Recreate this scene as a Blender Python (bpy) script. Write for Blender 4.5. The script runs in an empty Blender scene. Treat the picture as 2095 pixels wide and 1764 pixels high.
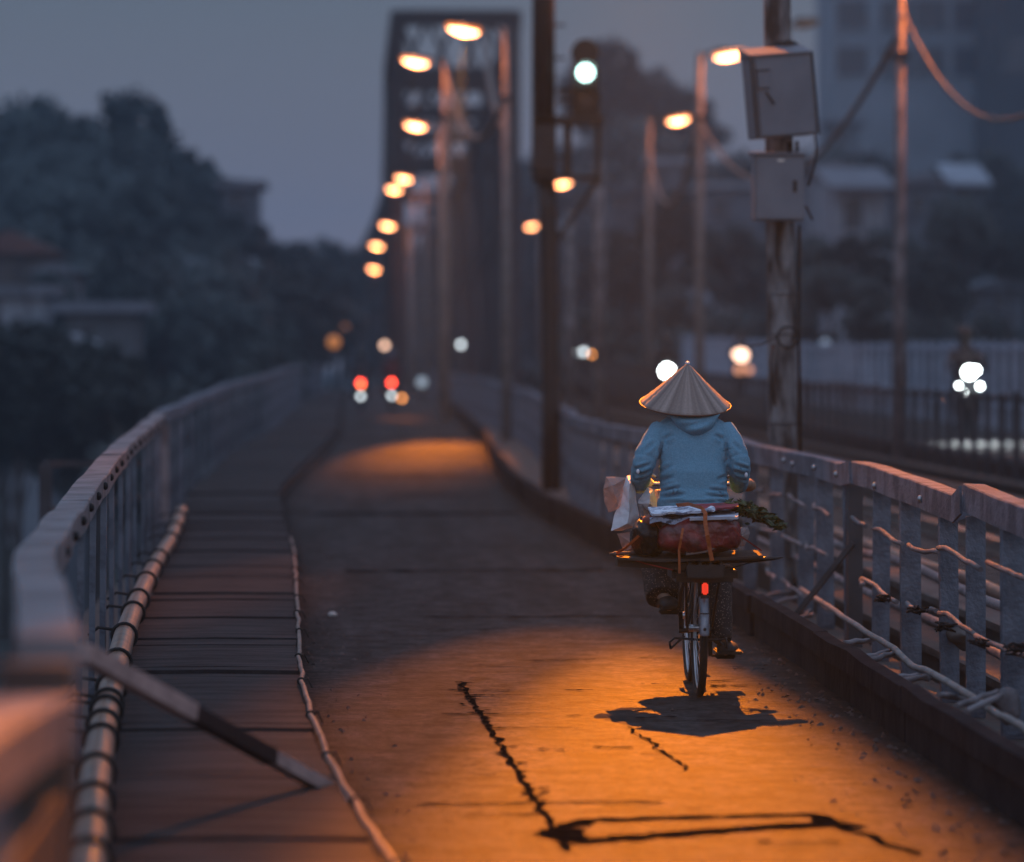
import bpy, bmesh, math, random
from mathutils import Vector, Matrix, noise
R = math.radians
random.seed(7)
sc = bpy.context.scene
C = sc.collection

# ------------------------------------------------------------------ camera
F = 9000.0                      # focal length in pixels of the 2095 px wide photograph
HX, HY, EYE = 760.0, 740.0, 1.6
cam_d = bpy.data.cameras.new('camera'); cam = bpy.data.objects.new('camera', cam_d); C.objects.link(cam)
cam_d.sensor_width = 36.0; cam_d.sensor_fit = 'HORIZONTAL'; cam_d.lens = F / 2095 * 36
cam.location = (0, 0, EYE)
cam.rotation_euler = (R(90) - math.atan(142 / F), 0, -math.atan(287.5 / F))
cam_d.clip_start = 0.5; cam_d.clip_end = 3000
cam_d.dof.use_dof = True; cam_d.dof.focus_distance = 21.3
cam_d.dof.aperture_fstop = cam_d.lens / 1000 / 0.076
sc.camera = cam

# ------------------------------------------------------------------ world, dusk light
w = bpy.data.worlds.new('World'); sc.world = w; w.use_nodes = True
nt = w.node_tree; nt.nodes.clear()
N = nt.nodes.new; L = nt.links.new
out = N('ShaderNodeOutputWorld'); bg = N('ShaderNodeBackground'); L(bg.outputs[0], out.inputs[0])
tc = N('ShaderNodeTexCoord'); sep = N('ShaderNodeSeparateXYZ'); L(tc.outputs['Generated'], sep.inputs[0])
rp = N('ShaderNodeValToRGB'); e = rp.color_ramp.elements
e[0].position = 0.0; e[0].color = (.21, .19, .235, 1)
e[1].position = 1.0; e[1].color = (.34, .44, .66, 1)
for p, c in ((.02, (.275, .235, .28, 1)), (.05, (.18, .178, .215, 1)), (.085, (.12, .145, .182, 1)), (.35, (.17, .23, .33, 1))):
    q = e.new(p); q.color = c
L(sep.outputs['Z'], rp.inputs[0])
back = N('ShaderNodeMapRange'); back.inputs['From Min'].default_value = .6; back.inputs['From Max'].default_value = -1
back.inputs['To Min'].default_value = 1.0; back.inputs['To Max'].default_value = 1.6; L(sep.outputs['Y'], back.inputs['Value'])
mul = N('ShaderNodeVectorMath'); mul.operation = 'SCALE'; L(rp.outputs[0], mul.inputs[0]); L(back.outputs[0], mul.inputs['Scale'])
sky = N('ShaderNodeTexSky'); sky.sky_type = 'NISHITA'; sky.sun_disc = False
sky.sun_elevation = R(1.5); sky.sun_rotation = R(190); sky.dust_density = 3
sk = N('ShaderNodeVectorMath'); sk.operation = 'SCALE'; sk.inputs['Scale'].default_value = 0.015; L(sky.outputs[0], sk.inputs[0])
add = N('ShaderNodeVectorMath'); add.operation = 'ADD'; L(mul.outputs[0], add.inputs[0]); L(sk.outputs[0], add.inputs[1])
L(add.outputs[0], bg.inputs[0]); bg.inputs[1].default_value = 1.0
sd = bpy.data.lights.new('dusk_sun', 'SUN'); sd.energy = 0.06; sd.angle = R(30); sd.color = (1, .9, .82)
so = bpy.data.objects.new('dusk_sun', sd); C.objects.link(so); so.rotation_euler = (R(80), 0, R(10))

sc.view_settings.view_transform = 'Standard'; sc.view_settings.look = 'None'
sc.view_settings.exposure = 0; sc.view_settings.gamma = 1
cy = sc.cycles
cy.use_denoising = True; cy.max_bounces = 5; cy.diffuse_bounces = 2; cy.glossy_bounces = 2
cy.transparent_max_bounces = 8; cy.volume_bounces = 0; cy.sample_clamp_indirect = 3; cy.use_adaptive_sampling = False

# ------------------------------------------------------------------ helpers
def S(d): return F / d
def P(x, y, d): return Vector(((x - HX) / F * d, d, EYE - (y - HY) / F * d))
def interp(tab, v):
    if v <= tab[0][0]: return tab[0][1]
    for (a, b), (c, d) in zip(tab, tab[1:]):
        if v <= c:
            t = (v - a) / (c - a); return b + (d - b) * t
    return tab[-1][1]
def smooth(tab, v, r=1.5):
    return (interp(tab, v - r) + 2 * interp(tab, v) + interp(tab, v + r)) / 4

MATS = {}
def mat(name, col, rough=.7, var=.25, scale=8, bump=.15, metal=0, col2=None, stretch=(1, 1, 1), bscale=None, spec=.4, contrast=(.35, .65), coord='Object'):
    if name in MATS: return MATS[name]
    m = bpy.data.materials.new(name); m.use_nodes = True; t = m.node_tree; b = t.nodes['Principled BSDF']
    b.inputs['Roughness'].default_value = rough; b.inputs['Metallic'].default_value = metal
    b.inputs['Specular IOR Level'].default_value = spec
    tcn = t.nodes.new('ShaderNodeTexCoord'); mp = t.nodes.new('ShaderNodeMapping'); mp.inputs['Scale'].default_value = stretch
    t.links.new(tcn.outputs[coord], mp.inputs[0])
    nz = t.nodes.new('ShaderNodeTexNoise'); nz.inputs['Scale'].default_value = scale; nz.inputs['Detail'].default_value = 5
    t.links.new(mp.outputs[0], nz.inputs[0])
    cr = t.nodes.new('ShaderNodeValToRGB'); cr.color_ramp.elements[0].position = contrast[0]; cr.color_ramp.elements[1].position = contrast[1]
    c2 = col2 or tuple(c * (1 - var) for c in col)
    cr.color_ramp.elements[0].color = (*c2, 1); cr.color_ramp.elements[1].color = (*[min(1, c * (1 + (0 if col2 else var))) for c in col], 1)
    t.links.new(nz.outputs['Fac'], cr.inputs[0]); t.links.new(cr.outputs[0], b.inputs['Base Color'])
    if bump:
        nb = t.nodes.new('ShaderNodeTexNoise'); nb.inputs['Scale'].default_value = bscale or scale * 4; nb.inputs['Detail'].default_value = 6
        t.links.new(mp.outputs[0], nb.inputs[0])
        bm_ = t.nodes.new('ShaderNodeBump'); bm_.inputs['Strength'].default_value = bump; bm_.inputs['Distance'].default_value = .02
        t.links.new(nb.outputs['Fac'], bm_.inputs['Height']); t.links.new(bm_.outputs[0], b.inputs['Normal'])
    MATS[name] = m; return m
def emit(name, col, s):
    if name in MATS: return MATS[name]
    m = bpy.data.materials.new(name); m.use_nodes = True; t = m.node_tree; b = t.nodes['Principled BSDF']
    b.inputs['Base Color'].default_value = (*[c * .5 for c in col], 1)
    b.inputs['Emission Color'].default_value = (*col, 1); b.inputs['Emission Strength'].default_value = s
    MATS[name] = m; return m

class MB:
    def __init__(s): s.v = []; s.f = []; s.sm = []
    def add(s, vs, fs, smooth=False):
        n = len(s.v); s.v += [tuple(v) for v in vs]; s.f += [tuple(i + n for i in f) for f in fs]; s.sm += [smooth] * len(fs); return s
    def box(s, lo, hi, m=None, bevel=0):
        x0, y0, z0 = lo; x1, y1, z1 = hi
        if bevel:
            bm = bmesh.new(); bmesh.ops.create_cube(bm, size=1)
            for v in bm.verts: v.co = Vector(((x0 + x1) / 2 + v.co.x * (x1 - x0), (y0 + y1) / 2 + v.co.y * (y1 - y0), (z0 + z1) / 2 + v.co.z * (z1 - z0)))
            bmesh.ops.bevel(bm, geom=bm.edges[:], offset=bevel, segments=2, affect='EDGES')
            bm.verts.index_update(); vs = [v.co.copy() for v in bm.verts]; fs = [[v.index for v in f.verts] for f in bm.faces]; bm.free()
        else:
            vs = [Vector(p) for p in ((x0, y0, z0), (x1, y0, z0), (x1, y1, z0), (x0, y1, z0), (x0, y0, z1), (x1, y0, z1), (x1, y1, z1), (x0, y1, z1))]
            fs = [(0, 3, 2, 1), (4, 5, 6, 7), (0, 1, 5, 4), (1, 2, 6, 5), (2, 3, 7, 6), (3, 0, 4, 7)]
        if m: vs = [m @ v for v in vs]
        return s.add(vs, fs)
    def bar(s, a, b, w, h, up=(0, 0, 1)):
        a = Vector(a); b = Vector(b); t = (b - a).normalized(); sd_ = t.cross(Vector(up))
        if sd_.length < 1e-4: sd_ = t.cross(Vector((0, 1, 0)))
        sd_.normalize(); u = sd_.cross(t)
        vs = [p + sd_ * (i * w / 2) + u * (j * h / 2) for p in (a, b) for i, j in ((-1, -1), (1, -1), (1, 1), (-1, 1))]
        return s.add(vs, [(0, 3, 2, 1), (4, 5, 6, 7), (0, 1, 5, 4), (1, 2, 6, 5), (2, 3, 7, 6), (3, 0, 4, 7)])
    def tube(s, pts, r, n=8, cap=True, smooth=True):
        pts = [Vector(p) for p in pts]; k = len(pts); rs = r if isinstance(r, (list, tuple)) else [r] * k
        vs = []; ref = None
        for i, p in enumerate(pts):
            t = (pts[min(i + 1, k - 1)] - pts[max(i - 1, 0)])
            t = t.normalized() if t.length > 1e-9 else Vector((0, 0, 1))
            if ref is None: ref = t.orthogonal().normalized()
            ref = (ref - t * ref.dot(t))
            ref = ref.normalized() if ref.length > 1e-6 else t.orthogonal().normalized()
            b = t.cross(ref)
            for j in range(n):
                a = 2 * math.pi * j / n; vs.append(p + (ref * math.cos(a) + b * math.sin(a)) * rs[i])
        fs = [(i * n + j, i * n + (j + 1) % n, (i + 1) * n + (j + 1) % n, (i + 1) * n + j) for i in range(k - 1) for j in range(n)]
        s.add(vs, fs, smooth)
        if cap:
            m_ = len(s.v) - len(vs)
            s.f.append(tuple(m_ + j for j in range(n))[::-1]); s.sm.append(False)
            s.f.append(tuple(m_ + (k - 1) * n + j for j in range(n))); s.sm.append(False)
        return s
    def rings(s, rings, cap=True, smooth=True):
        n = len(rings[0]); k = len(rings); vs = [v for r_ in rings for v in r_]
        s.add(vs, [(i * n + j, i * n + (j + 1) % n, (i + 1) * n + (j + 1) % n, (i + 1) * n + j) for i in range(k - 1) for j in range(n)], smooth)
        if cap:
            m_ = len(s.v) - len(vs)
            s.f.append(tuple(m_ + j for j in range(n))[::-1]); s.sm.append(smooth)
            s.f.append(tuple(m_ + (k - 1) * n + j for j in range(n))); s.sm.append(smooth)
        return s
    def ball(s, c, r, seg=12, rings=8, half=None):
        c = Vector(c); r = Vector(r) if not isinstance(r, (int, float)) else Vector((r, r, r)); rr = []
        a0, a1 = (-90, 90) if half is None else ((-90, 0) if half == 'low' else (0, 90))
        for i in range(rings + 1):
            a = R(a0 + (a1 - a0) * i / rings); q = max(math.cos(a), .02)
            rr.append([c + Vector((r.x * q * math.cos(2 * math.pi * j / seg), r.y * q * math.sin(2 * math.pi * j / seg), r.z * math.sin(a))) for j in range(seg)])
        return s.rings(rr)
    def disc(s, c, nrm, r, th, n=24):
        nrm = Vector(nrm).normalized(); c = Vector(c)
        return s.tube([c - nrm * th / 2, c + nrm * th / 2], r, n, smooth=False)
    def torus(s, c, nrm, Rr, r, n=40, m=8):
        nrm = Vector(nrm).normalized(); c = Vector(c); u = nrm.orthogonal().normalized(); v = nrm.cross(u); vs = []
        for i in range(n):
            a = 2 * math.pi * i / n; dr = u * math.cos(a) + v * math.sin(a)
            for j in range(m):
                b = 2 * math.pi * j / m; vs.append(c + dr * (Rr + r * math.cos(b)) + nrm * (r * math.sin(b)))
        return s.add(vs, [(i * m + j, i * m + (j + 1) % m, ((i + 1) % n) * m + (j + 1) % m, ((i + 1) % n) * m + j) for i in range(n) for j in range(m)], True)
    def build(s, name, material, parent=None, loc=None):
        me = bpy.data.meshes.new(name); me.from_pydata(s.v, [], s.f); me.update()
        me.polygons.foreach_set('use_smooth', s.sm)
        bm = bmesh.new(); bm.from_mesh(me); bmesh.ops.recalc_face_normals(bm, faces=bm.faces); bm.to_mesh(me); bm.free()
        o = bpy.data.objects.new(name, me); C.objects.link(o)
        for mm in (material if isinstance(material, (list, tuple)) else [material]): me.materials.append(mm)
        if parent:
            o.parent = parent
            if parent.type == 'EMPTY': o.matrix_parent_inverse = Matrix.Translation(parent.location).inverted()
        return o

def tag(o, label=None, cat=None, group=None, kind=None):
    if label: o['label'] = label
    if cat: o['category'] = cat
    if group: o['group'] = group
    if kind: o['kind'] = kind
    return o
def thing(name, label, cat, loc=(0, 0, 0), group=None):
    o = bpy.data.objects.new(name, None); C.objects.link(o); o.location = loc; o.empty_display_size = .2
    return tag(o, label, cat, group)
def struct(name, mb, m): return tag(mb.build(name, m), kind='structure')
def copy_tree(o, parent=None):
    c = o.copy(); C.objects.link(c)
    if parent: c.parent = parent
    for ch in list(o.children): copy_tree(ch, c)
    return c

# ------------------------------------------------------------------ materials
asphalt = mat('asphalt', (.040, .039, .042), .8, .3, 5.0, 1.0, stretch=(1, .8, 1), bscale=16, col2=(.007, .007, .0085), contrast=(.40, .58), spec=.2)
_n2 = asphalt.node_tree.nodes.new('ShaderNodeTexNoise'); _n2.inputs['Scale'].default_value = 22; _m2 = asphalt.node_tree.nodes.new('ShaderNodeMixRGB'); _m2.blend_type = 'MULTIPLY'; _m2.inputs[0].default_value = .85
_c2 = asphalt.node_tree.nodes.new('ShaderNodeValToRGB'); _c2.color_ramp.elements[0].position = .40; _c2.color_ramp.elements[0].color = (.2, .2, .2, 1); _c2.color_ramp.elements[1].position = .52; _c2.color_ramp.elements[1].color = (1.25, 1.25, 1.25, 1)
_tl = asphalt.node_tree.links; _tc = [n for n in asphalt.node_tree.nodes if n.type == 'MAPPING'][0]; _tl.new(_tc.outputs[0], _n2.inputs[0]); _tl.new(_n2.outputs['Fac'], _c2.inputs[0])
_pb = asphalt.node_tree.nodes['Principled BSDF']; _src = _pb.inputs['Base Color'].links[0].from_socket; _tl.new(_src, _m2.inputs[1]); _tl.new(_c2.outputs[0], _m2.inputs[2]); _n3 = asphalt.node_tree.nodes.new('ShaderNodeTexNoise'); _n3.inputs['Scale'].default_value = 1.0; _n3.inputs['Detail'].default_value = 4; _p3 = asphalt.node_tree.nodes.new('ShaderNodeMapping'); _p3.inputs['Scale'].default_value = (2.6, .22, 1)
_c3 = asphalt.node_tree.nodes.new('ShaderNodeValToRGB'); _c3.color_ramp.elements[0].position = .38; _c3.color_ramp.elements[0].color = (.5, .5, .5, 1); _c3.color_ramp.elements[1].position = .6; _c3.color_ramp.elements[1].color = (1.35, 1.35, 1.35, 1)
_m3 = asphalt.node_tree.nodes.new('ShaderNodeMixRGB'); _m3.blend_type = 'MULTIPLY'; _m3.inputs[0].default_value = .9
_tl.new(_tc.outputs[0], _p3.inputs[0]); _tl.new(_p3.outputs[0], _n3.inputs[0]); _tl.new(_n3.outputs['Fac'], _c3.inputs[0]); _tl.new(_m2.outputs[0], _m3.inputs[1]); _tl.new(_c3.outputs[0], _m3.inputs[2]); _tl.new(_m3.outputs[0], _pb.inputs['Base Color'])
_t = asphalt.node_tree; _b = [n for n in _t.nodes if n.type == 'BUMP'][0]; _b.inputs['Distance'].default_value = .035
for _n in _t.nodes:
    if _n.type == 'TEX_NOISE': _n.inputs['Detail'].default_value = 9; _n.inputs['Roughness'].default_value = .68
slabm = mat('worn_slab', (.046, .043, .046), .85, .3, 2.6, .8, bscale=22, col2=(.014, .013, .016), stretch=(1, 4, 1), spec=.2)
paint = mat('blue_grey_paint', (.165, .195, .245), .65, .2, 4, .5, col2=(.075, .09, .12), contrast=(.42, .60), bscale=40)
paint2 = mat('pale_grey_paint', (.24, .225, .24), .65, .2, 4, .4, col2=(.13, .12, .13), contrast=(.42, .60), bscale=30)
kerbm = mat('rusty_plate', (.024, .020, .024), .9, .3, 3, .6, col2=(.006, .006, .010), spec=.1)
rust = mat('rusted_steel', (.10, .07, .055), .7, .4, 6, .4, col2=(.05, .04, .04))
steel = mat('dark_steel', (.045, .047, .055), .6, .3, 3, .2)
conc = mat('old_concrete', (.25, .245, .255), .85, .3, 8, .7, col2=(.04, .036, .038), stretch=(1.3, 1.3, .4), contrast=(.38, .62), bscale=30)
box_paint = mat('cabinet_paint', (.19, .205, .24), .55, .12, 4, .08, col2=(.155, .168, .20))
darkm = mat('black_metal', (.014, .016, .02), .45, .3, 10, .1)
rubber = mat('black_rubber', (.015, .015, .016), .8, .3, 20, .2)
chrome = mat('worn_chrome', (.5, .52, .55), .3, .15, 10, .05, metal=.9)
woodm = mat('weathered_wood', (.15, .13, .12), .85, .3, 5, .5, stretch=(1, .2, 1), col2=(.07, .06, .058))
pipem = mat('bronze_pipe', (.28, .15, .09), .3, .3, 6, .2, col2=(.12, .07, .05), spec=.6)
leafm = mat('foliage', (.075, .098, .10), .8, .5, .6, 0, col2=(.045, .060, .064))
leafm2 = mat('dark_foliage', (.052, .068, .068), .8, .5, .6, 0, col2=(.030, .040, .042))
bark = mat('bark', (.05, .04, .035), .9, .3, 4, .4)
soilm = mat('dark_bank', (.035, .04, .032), .95, .4, .05, .3, col2=(.02, .024, .022), bscale=1.5)
wall_pale = mat('pale_wall', (.28, .31, .36), .85, .15, 1, .1)
wall_mid = mat('grey_wall', (.12, .14, .17), .85, .15, 1, .1)
wall_warm = mat('warm_wall', (.10, .08, .075), .85, .15, 1, .1)
roofm = mat('roof_tin', (.15, .16, .19), .7, .2, 2, .2)
winm = mat('dark_window', (.03, .035, .045), .25, .1, 3, 0)
trussm = mat('truss_steel', (.035, .028, .027), .8, .3, 1, .1)
sodium = emit('sodium_lamp', (1, .40, .18), 19)
tar_shadow_m = mat('tar_and_shadow', (.004, .004, .0055), 1, .3, 9, .3, spec=0)

# ------------------------------------------------------------------ road profile tables (metres along the bridge)
ZR = [(0, 0), (45, 0), (60, .03), (80, .12), (110, .2), (174, .25), (200, .2), (260, -.4)]
WR = [(3, .5), (10, .22), (12.7, .04), (15, -.117), (17.2, -.23), (19.8, -.33), (26, -.45), (33.5, -.6), (41, -.82), (50, -1.05), (59, -1.0), (72, -.8), (87, -.67), (118, -.9), (155, -1.0), (260, -1.0)]
WL = [(3, -.46), (9, -.52), (11, -.68), (13.6, -.82), (18.6, -1.07), (24.2, -1.24), (29.7, -1.37), (37, -1.62), (48, -1.96), (67, -2.1), (87, -1.85), (120, -2.0), (260, -2.2)]
zr = lambda y: smooth(ZR, y, 4)
wr = lambda y: smooth(WR, y, 1.2)
wl = lambda y: smooth(WL, y, 1.5)
KX = 2.25
KT = [(0, 2.27), (27, 2.22), (32, 2.1), (37, 1.98), (45, 1.76), (53, 1.70), (62, 1.78), (78, 2.02), (110, 2.2), (260, 2.25)]
kx = lambda y: smooth(KT, y, 2)
RX_ = [(0, 2.76), (30, 2.76), (34, 2.6), (38, 2.36), (45, 2.25), (51, 2.27), (54.5, 2.46), (60, 2.5), (75, 2.72), (80, 2.76), (100, 2.6), (150, 2.35), (260, 2.3)]
rx = lambda y: interp(RX_, y)

# ------------------------------------------------------------------ ground, banks and decks
def terrain(x, y):
    z = -9.0
    if y > 60: z += min(6.5, (y - 60) * .035)
    z += 5 * math.exp(-((x + 16) / 14) ** 2 - ((y - 260) / 90) ** 2)
    z += 4 * math.exp(-((x - 30) / 20) ** 2 - ((y - 300) / 90) ** 2)
    return z + .5 * noise.noise(Vector((x * .05, y * .05, 0)))
g = MB(); xs = [-900, -400, -200] + list(range(-110, 161, 6)) + [240, 450, 900]; ys = [-60, 0] + list(range(30, 480, 8)) + [600, 900, 1600]
vs = [(x, y, terrain(x, y)) for y in ys for x in xs]; nx = len(xs)
g.add(vs, [(j * nx + i, j * nx + i + 1, (j + 1) * nx + i + 1, (j + 1) * nx + i) for j in range(len(ys) - 1) for i in range(nx - 1)], True)
struct('ground', g, soilm)

def strip(f_lo, f_hi, fz, y0, y1, step, nx_=6, thick=.25):
    m_ = MB(); ys_ = []; y = y0
    while y < y1: ys_.append(y); y += step
    ys_.append(y1); vs_ = []
    for y in ys_:
        for i in range(nx_ + 1):
            x = f_lo(y) + (f_hi(y) - f_lo(y)) * i / nx_
            vs_.append((x, y, fz(y) + .006 * noise.noise(Vector((x * 1.7, y * .8, 3)))))
        for i in (0, 1): vs_.append((f_lo(y) if i == 0 else f_hi(y), y, fz(y) - thick))
    W = nx_ + 3; fs_ = []
    for j in range(len(ys_) - 1):
        for i in range(nx_): fs_.append((j * W + i, j * W + i + 1, (j + 1) * W + i + 1, (j + 1) * W + i))
        a, b = j * W, (j + 1) * W
        fs_ += [(a, b, b + nx_ + 1, a + nx_ + 1), (a + nx_, a + nx_ + 2, b + nx_ + 2, b + nx_), (a + nx_ + 1, b + nx_ + 1, b + nx_ + 2, a + nx_ + 2)]
    e_ = (len(ys_) - 1) * W
    fs_ += [tuple(range(0, nx_ + 1)) + (nx_ + 2, nx_ + 1), tuple(e_ + i for i in range(nx_, -1, -1)) + (e_ + nx_ + 1, e_ + nx_ + 2)]
    m_.add(vs_, fs_, True); return m_
struct('road', strip(lambda y: wr(y) - .02, lambda y: kx(y) + .02, zr, -2, 258, .5, 10), asphalt)
struct('railing_footing', strip(lambda y: kx(y) + .03, lambda y: rx(y) + .16, lambda y: zr(y) - .06, -2, 258, 1, 2, .2), rust)
# raised footway of slabs with dark gaps
fw = MB(); y = 2.0
while y < 250:
    ln = random.choice((.22, .3, .3, .45, .6, .9, 1.3, 1.7)) if y < 45 else 3
    y1_ = y + ln - random.choice((.006, .012, .03, .05)); dz = random.uniform(-.012, .012); k = max(1, int(ln / .4))
    rows = []
    for i in range(k + 1):
        yy = y + (y1_ - y) * i / k; a, b = wl(yy) - .05, wr(yy)
        jag = random.uniform(-.006, .006)
        rows.append([(a, yy, zr(yy) + .02), (a, yy, zr(yy) + .15 + dz), ((a + b) / 2, yy, zr(yy) + .155 + dz + jag * .3), (b + jag, yy, zr(yy) + .15 + dz), (b + jag, yy, zr(yy) + .06)])
    rows = [[Vector(p) for p in r_] for r_ in rows]
    fw.rings(rows, smooth=False)
    y += ln
struct('footpath', fw, slabm)
struct('footpath_base', strip(lambda y: wl(y) - .04, lambda y: wr(y) - .03, lambda y: zr(y) + .04, 1.5, 251, 1, 2, .3), darkm)
# far lane
ZL = [(0, .4), (60, .45), (105, .6), (150, 1.05), (200, 1.2), (320, 1.2)]
zl = lambda y: smooth(ZL, y, 5)
struct('far_road', strip(lambda y: 7.15, lambda y: 10.3, zl, 10, 320, 2, 3, .4), asphalt)

# kerb of bent steel plates
kt = thing('kerb', 'low dark kerb of bent rusty plates along the right side of the lane', 'kerb', (KX, 20, 0))
y = 4.0; i = 0
while y < 120:
    ln = 3.6 if y < 60 else 8; y1_ = y + ln - .015; k = 5; m_ = MB(); off = random.uniform(-.015, .015); rows = []
    for j in range(k + 1):
        yy = y + (y1_ - y) * j / k; wv = .02 * noise.noise(Vector((yy * .9, i, 0))); x = kx(yy) + off + wv
        hz = .24 + .018 * noise.noise(Vector((yy * 1.1, 4, i))); z = zr(yy)
        rows.append([Vector(p) for p in ((x, yy, z - .05), (x, yy, z + .13), (x - .018, yy, z + .14), (x - .018, yy, z + hz), (x + .05, yy, z + hz + .004), (x + .05, yy, z - .05))])
    m_.rings(rows, smooth=False); m_.build('kerb_plate', kerbm, kt); y += ln; i += 1

# ------------------------------------------------------------------ right railing
def railing_parts(root, ys_posts, fx, ftop, pw, side, panels, m_, rw=.1, rh=.13, zb=None, nrods=(), far=False):
    unit = MB(); t = .012
    if side > 0: unit.box((0, 0, 0), (pw, t, 1)); unit.box((0, t, 0), (t, .06, 1))
    else: unit.box((-pw, 0, 0), (0, t, 1)); unit.box((-t, t, 0), (0, .06, 1))
    first = None
    for yy in ys_posts:
        z0 = (zb or zr)(yy) - .1; z1 = ftop(yy) - rh + .01
        if first is None: o = first = unit.build('picket', m_, root)
        else: o = first.copy(); C.objects.link(o)
        o.matrix_parent_inverse = Matrix.Translation(root.location).inverted()
        o.location = (fx(yy) + side * .012, yy, z0); o.scale = (random.uniform(.9, 1.08), 1, z1 - z0)
        o.rotation_euler = (R(random.uniform(-.6, .6)), R(random.uniform(-.8, .8)), R(random.uniform(-6, 6)))
    for (a, b, za, zb_) in panels:
        mm = MB(); k = max(2, int((b - a) / .8)); rows = []
        for j in range(k + 1):
            yy = a + (b - a) * j / k; z = za + (zb_ - za) * j / k + .012 * noise.noise(Vector((yy * .8, a, 1))); x = fx(yy) + .02 * noise.noise(Vector((yy * .5, 2, 9)))
            xo = x + side * rw
            rows.append([Vector(p) for p in ((x, yy, z - rh), (x, yy, z - .006), (x + side * .006, yy, z), (xo, yy, z - .002), (xo, yy, z - rh * .7))])
        mm.rings(rows, smooth=False); mm.build('top_rail', m_, root)

RT = [(4, 1.02), (17, .99), (21.3, 1.0), (25.5, 1.0), (33, 1.0), (36, 1.0), (44, .99), (64, 1.0), (69, 1.02), (100, 1.2), (150, 1.24), (200, 1.2), (260, .6)]
rtop = lambda y: interp(RT, y)
rr = thing('bridge_railing', 'blue grey railing of wide pickets right of the cyclist, rods threaded through it', 'railing', (2.8, 21, 0), 'railings of the bridge')
posts = [4.5, 6.2, 7.9, 9.6, 11.2, 12.8, 14.4, 15.7, 17.0, 18.1, 19.2, 20.4, 21.3, 22.9, 24.3, 25.6, 27.2, 28.5, 30.3] + [31.8 + 1.9 * i for i in range(19)]
railing_parts(rr, posts, rx, rtop, .098, 1, [(4, 9, 1.03, 1.0), (9.02, 14, 1.01, .99), (14.02, 18.4, .955, .985), (18.42, 20.45, .985, 1.03), (20.75, 25.2, .965, 1.03), (25.75, 31.2, 1.0, 1.005), (31.25, 34.5, 1.01, 1.08), (34.7, 44, 1.02, .98), (44.1, 54, 1.0, .97), (54.1, 67.5, .99, 1.03)], paint)
# two joint plates where panels meet at an angle
j1 = MB(); j1.bar((2.75, 25.2, .965), (2.75, 25.75, .935), .012, .13); j1.build('joint_plate', paint, rr); j1 = MB(); j1.bar((2.75, 20.45, .955), (2.75, 20.75, .90), .012, .13); j1.build('joint_plate', paint, rr)
m_ = MB(); m_.box((2.765, 25.44, -.1), (2.83, 25.52, .93)); m_.box((2.83, 25.44, -.1), (2.85, 25.60, .93)); m_.build('post', steel, rr)
bo = MB()
for yy, zz in ((30.6, .93), (29.3, .94), (28.7, .93), (27.3, .94), (26.0, .93), (24, .92), (22, .91)):
    bo.ball((2.752, yy, zz), (.014, .02, .02), 10, 6)
bo.build('bolt', chrome, rr)
def bent(a, b, amp, n=7, seed=0):
    a = Vector(a); b = Vector(b); return [a + (b - a) * (i / n) + Vector((amp * noise.noise(Vector((i * .9, seed, 1))), 0, amp * noise.noise(Vector((i * .9, seed, 5))))) for i in range(n + 1)]
rods = [(4.6, 25.3, .68), (26.2, 33, .69), (4.6, 24.8, .36), (26.4, 32.5, .43), (26.2, 31, .12), ]
for i, (a, b, z) in enumerate(rods):
    q = MB(); y = a
    while y < b:
        l_ = random.uniform(1.1, 1.9); e_ = min(b, y + l_)
        q.tube(bent((2.74 + random.uniform(-.01, .02), y, z + random.uniform(-.02, .02)), (2.76 + random.uniform(-.02, .03), e_, z + random.uniform(-.03, .03)), .03, 5, y), .013, 7); y = e_ + .05
    q.build('rod', paint2, rr)
q = MB(); q.bar((2.79, 25.42, .55), (2.42, 25.6, .05), .03, .03); q.build('brace', steel, rr)
# conduit snaking behind the kerb, and sticks resting between kerb and railing
pts = [P(1640, 1205, 27.5), P(1700, 1245, 25.0), P(1740, 1271, 23.3), P(1790, 1305, 22), P(1834, 1331, 20.9), P(1870, 1365, 20.2), P(1913, 1379, 19.2), P(1997, 1431, 17.9), P(2050, 1468, 17.2), P(2095, 1489, 16.7), P(2180, 1560, 15.5), P(2300, 1640, 14)]
fine = []
for a, b in zip(pts, pts[1:]):
    for t in (0, .33, .66): fine.append(a.lerp(b, t) + Vector((0, 0, .008 * noise.noise(a * 3 + Vector((t * 5, 0, 0))))))
q = MB(); q.tube(fine, .016, 8); tag(q.build('conduit', mat('dusty_conduit', (.25, .22, .21), .7, .2, 8, .3)), 'thin bent grey conduit snaking between the kerb and the right railing', 'conduit')
st = [(1566, 1222, 1629, 1208, 29.5), (1575, 1240, 1633, 1222, 28.5), (1608, 1262, 1662, 1253, 26.5), (1625, 1268, 1668, 1258, 26), (1762, 1350, 1833, 1334, 20.8), (1775, 1356, 1836, 1338, 20.6), (1836, 1388, 1908, 1386, 19.6), (1845, 1395, 1905, 1390, 19.2), (1962, 1448, 2050, 1418, 17.6), (1982, 1460, 2055, 1425, 17.3), (1925, 1425, 1975, 1432, 18.2), (1730, 1318, 1790, 1312, 21.8)]
STL = ['uppermost pale stick behind the right kerb, closest to the rider', 'pale stick just below the uppermost one by the rider', 'upper stick of the pair left of the brace foot', 'lower stick of the pair left of the brace foot', 'upper of two sticks reaching the picket right of the joint post', 'lower of two sticks reaching the picket right of the joint post',
    'upper of two sticks ending under the bending conduit', 'lower of two sticks ending under the bending conduit', 'upper of the crossed thick sticks near the right edge', 'lower of the crossed thick sticks near the right edge', 'short flat stick lying along the kerb before the crossed sticks', 'short stick at the foot of the black joint post']
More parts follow.
